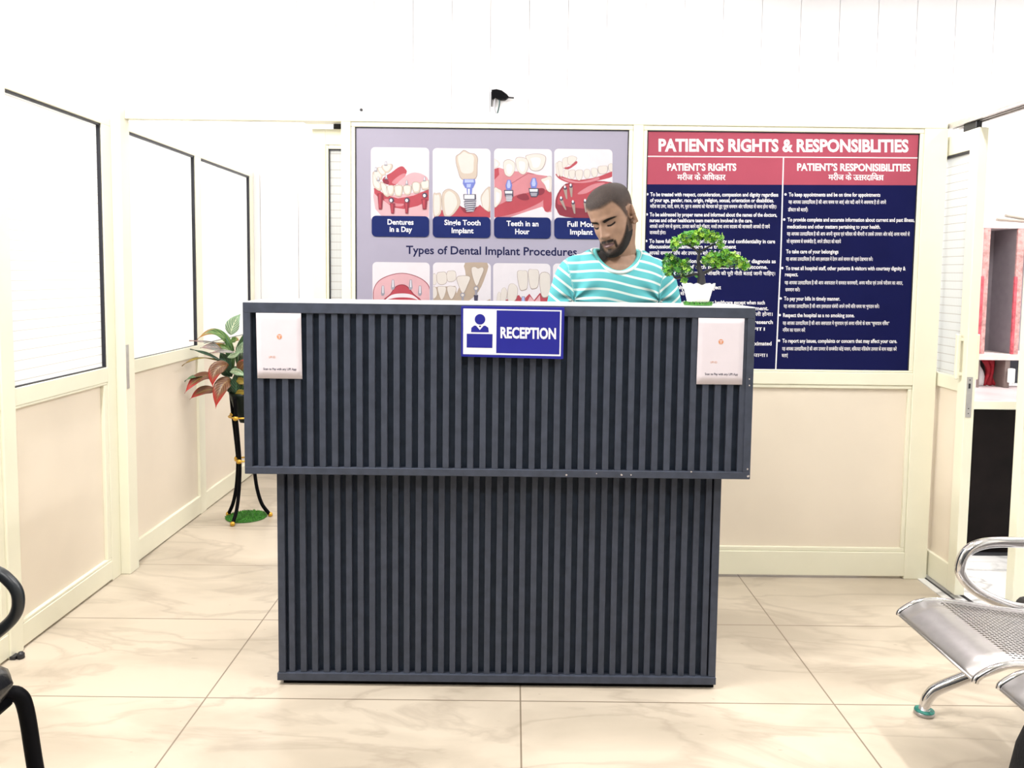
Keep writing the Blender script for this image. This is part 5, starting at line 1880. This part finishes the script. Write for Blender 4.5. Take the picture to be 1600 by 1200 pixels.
def d_beard(p):
    if p.y > .012 or p.z > .02:
        return 0
    ax = abs(p.x)
    if ax > .0715 and p.z > -.045:
        return 0
    s = lerp_tab(BEARD_TOP, p.y) - p.z
    d = smooth01(-.004, .012, s) * smooth01(-.150, -.122, p.z) * smooth01(.012, -.004, p.y)
    if p.y < -.07 and ax < .026 and p.z > -.081:
        d *= 0
    if p.z > -.05 and p.y > -.03:
        d *= .55
    d *= .75 + .25 * smooth01(.0, .03, s)
    jaw = lerp_tab(JAW, p.y)
    d *= smooth01(jaw - .012, jaw + .004, p.z)
    # soul patch and moustache
    if p.y < -.072:
        mo = smooth01(.030, .022, ax) * smooth01(-.0605, -.0575, p.z) * smooth01(-.0465, -.0515, p.z) * (.95 - .45 * g1(p.x, .004))
        co = smooth01(.0335, .030, ax) * smooth01(.0225, .0255, ax) * smooth01(-.09, -.08, p.z) * smooth01(-.052, -.058, p.z) * .8
        soul = smooth01(.011, .006, ax) * smooth01(-.0805, -.083, p.z) * smooth01(-.10, -.09, p.z) * .8
        d = max(d, mo, co, soul)
    return d


def d_brow(p):
    if p.y > -.03:
        return 0
    ax = abs(p.x)
    t = (ax - .010) / .044
    if t < -.1 or t > 1.1:
        return 0
    zc = .0182 + .0070 * sin(min(1, max(0, t)) * 2.2) - .0015 * t
    hw = .0050 * (1 - .6 * max(0, t) ** 2)
    return smooth01(hw + .0018, hw - .0012, abs(p.z - zc)) * smooth01(-.05, .08, t) * smooth01(1.08, .9, t)


def d_lash(p):
    if p.y > -.03:
        return 0
    ax = abs(p.x)
    t = (ax - .0175) / .028
    if t < -.05 or t > 1.1:
        return 0
    zc = .0020 - .0042 * sin(pi * max(0, min(1, t))) + .003 * t
    return smooth01(.0042, .0020, abs(p.z - zc)) * smooth01(-.05, .1, t) * smooth01(1.1, .95, t)


shell('hair', d_hair, .0016, hair_mat('cropped_hair', (.036, .028, .026)))
shell('beard', d_beard, .0026, hair_mat('beard_hair', (.010, .008, .0075)))
shell('eyebrows', d_brow, .0014, hair_mat('brow_hair', (.010, .008, .007)))
for s_ in (-1, 1):
    shell('eyelash', lambda p: d_lash(p) if p.x * s_ > 0 else 0, .0010, hair_mat('lash_hair', (.008, .006, .006)))

# t-shirt
sh = MB()
oval_loft(sh, [(.368, 2.895, 1.405, .070, .050), (.366, 2.893, 1.388, .108, .066), (.364, 2.890, 1.365, .138, .082), (.362, 2.888, 1.335, .160, .098), (.362, 2.885, 1.29, .170, .110), (.362, 2.885, 1.22, .170, .116),
               (.362, 2.89, 1.10, .172, .120), (.362, 2.897, .98, .168, .120), (.362, 2.90, .86, .176, .126)], 56, .86)
for s in (0, 1):
    sg_ = -1 if s == 0 else 1
    d = (EL[s] - SH[s])
    bone(sh, [SH[s] + Vector((-sg_ * .05, 0, .012)), SH[s] + Vector((sg_ * .004, 0, -.008)), SH[s] + d * .35 + Vector((sg_ * .012, 0, 0)), SH[s] + d * .72 + Vector((sg_ * .010, 0, 0))], [.050, .062, .066, .068], 6, 24)
raw = sh.build('t_shirt', [SKIN])
rm = raw.modifiers.new('union', 'REMESH')
rm.mode = 'VOXEL'
rm.voxel_size = .004
bpy.context.view_layer.update()
me = bpy.data.meshes.new_from_object(raw.evaluated_get(bpy.context.evaluated_depsgraph_get()))
bpy.data.objects.remove(raw)
bm = bmesh.new()
bm.from_mesh(me)
for _ in range(8):
    bmesh.ops.smooth_vert(bm, verts=bm.verts, factor=.5, use_axis_x=True, use_axis_y=True, use_axis_z=True)
NECK = (.366, 2.872)


def neckline(a, r=1.):
    x = NECK[0] + .078 * r * cos(a)
    y = NECK[1] + .082 * r * sin(a)
    z = 1.348 + (y - NECK[1]) * .46 + .032 * abs(cos(a)) ** 2
    return Vector((x, y, z))


rnd = random.Random(4)
for v in bm.verts:
    # cloth folds at the armpits and over the chest
    p = v.co
    for s, sg_ in ((0, -1), (1, 1)):
        c = Vector((.362 + sg_ * .150, 2.79, 1.215))
        q = p - c
        rr = q.length
        if rr < .13:
            an = math.atan2(q.z, q.x * sg_)
            w_ = smooth01(.13, .03, rr)
            v.co = v.co + Vector((0, 1, 0)) * (.0065 * w_ * sin(an * 7 + 1 + s)) * (1 if p.y < 2.9 else 0)
    v.co = v.co + Vector((0, -1, 0)) * (.0025 * noise.noise(Vector((p.x * 9, p.y * 9, p.z * 14))))
dele = []
for v in bm.verts:
    dx, dy = (v.co.x - NECK[0]) / .078, (v.co.y - NECK[1]) / .082
    r = math.hypot(dx, dy)
    a = math.atan2(dy, dx)
    if r < 1.0 and v.co.z > 1.25:
        dele.append(v)
    elif r < 1.35 and v.co.z > 1.25:
        t = smooth01(1.35, 1.0, r)
        v.co.z += (neckline(a).z - v.co.z) * t
bmesh.ops.delete(bm, geom=dele, context='VERTS')
# open hem and sleeve ends
dele = [v for v in bm.verts if v.co.z < .868]
bmesh.ops.delete(bm, geom=dele, context='VERTS')
for f in bm.faces:
    f.smooth = True
    f.material_index = 0
vals = []
for v in bm.verts:
    p = v.co
    val = None
    for s, sg_ in ((0, -1), (1, 1)):
        d = (EL[s] - SH[s]).normalized()
        lateral = (p.x - .362) * sg_
        front = .158 + .028 * smooth01(1.20, 1.36, p.z)
        if lateral > front - .012:
            # stripes run round the sleeve
            q = p - SH[s]
            val = q.dot((d + Vector((sg_ * .55, 0, 0))).normalized()) + 5.0 + .004 * sg_
    if val is None:
        dx = p.x - .362
        val = p.z + .035 * (dx / .18) ** 2 * (1 if dx > 0 else .35) + .020 * dx / .18 + .004 * sin(dx * 30)
    vals.append(val)
bm.to_mesh(me)
bm.free()
a = me.attributes.new('stripe', 'FLOAT', 'POINT')
a.data.foreach_set('value', vals)
tm = bpy.data.materials.new('striped_jersey')
tm.use_nodes = True
nt = tm.node_tree
L = nt.links
b = nt.nodes['Principled BSDF']
b.inputs['Roughness'].default_value = .85
b.inputs['Specular IOR Level'].default_value = .15
at_ = nt.nodes.new('ShaderNodeAttribute')
at_.attribute_name = 'stripe'
dv = nt.nodes.new('ShaderNodeMath')
dv.operation = 'DIVIDE'
dv.inputs[1].default_value = .0315
L.new(at_.outputs['Fac'], dv.inputs[0])
fr = nt.nodes.new('ShaderNodeMath')
fr.operation = 'FRACT'
L.new(dv.outputs[0], fr.inputs[0])
rp = nt.nodes.new('ShaderNodeValToRGB')
rp.color_ramp.interpolation = 'LINEAR'
e = rp.color_ramp.elements
TEAL, PALE = (.080, .32, .345, 1), (.50, .58, .55, 1)
e[0].position, e[0].color = .0, TEAL
e[1].position, e[1].color = .35, TEAL
for pos, colr in ((.40, PALE), (.60, PALE), (.65, TEAL)):
    n_ = e.new(pos)
    n_.color = colr
L.new(fr.outputs[0], rp.inputs[0])
L.new(rp.outputs[0], b.inputs['Base Color'])
me.materials.clear()
me.materials.append(tm)
me.name = 't_shirt'
so_ = bpy.data.objects.new('t_shirt', me)
COL.objects.link(so_)
so_.parent = pe
so_.location = -pe.location
cm = MB().tube([neckline(2 * pi * i / 64, 1.0) for i in range(65)], .0068, 10, flat=1.3)
co_ = cm.build('collar', mat('collar_teal', (.075, .33, .33), .85, var=.05), pe)
MB().tube([neckline(2 * pi * i / 64, 1.0) + Vector((.0125 * cos(2 * pi * i / 64), .0125 * sin(2 * pi * i / 64), .002 + .002 * sin(2 * pi * i / 64))) for i in range(65)], .0055, 8).build('piping', mat('collar_pale', (.52, .60, .58), .85), co_)
# trousers and shoes
tr = MB()
oval_loft(tr, [(.362, 2.905, .97, .160, .108), (.362, 2.905, .88, .176, .118), (.362, 2.905, .80, .178, .116)], 40, .9)
for s in (-1, 1):
    bone(tr, [(.362 + s * .082, 2.905, .86), (.362 + s * .092, 2.905, .66), (.362 + s * .095, 2.898, .47), (.362 + s * .095, 2.91, .28), (.362 + s * .095, 2.915, .07)], [.094, .086, .068, .064, .060], 6, 24)
tr.build('trousers', mat('dark_trousers', (.016, .018, .026), .8, var=.2, scale=60), pe)
for s in (-1, 1):
    so_m = MB()
    R = []
    for y_, w, hgt in ((2.985, .020, .045), (2.97, .036, .07), (2.92, .042, .082), (2.86, .046, .07), (2.80, .047, .055), (2.76, .038, .045), (2.742, .018, .03)):
        R.append([Vector((.362 + s * .097 + w * cos(a), y_, max(0, hgt * .5 + hgt * .5 * math.copysign(abs(sin(a)) ** .7, sin(a))))) for a in [2 * pi * j / 24 for j in range(24)]])
    so_m.loft(R)
    so_m.build('shoe', mat('black_shoe', (.01, .01, .011), .35, var=.2), pe)
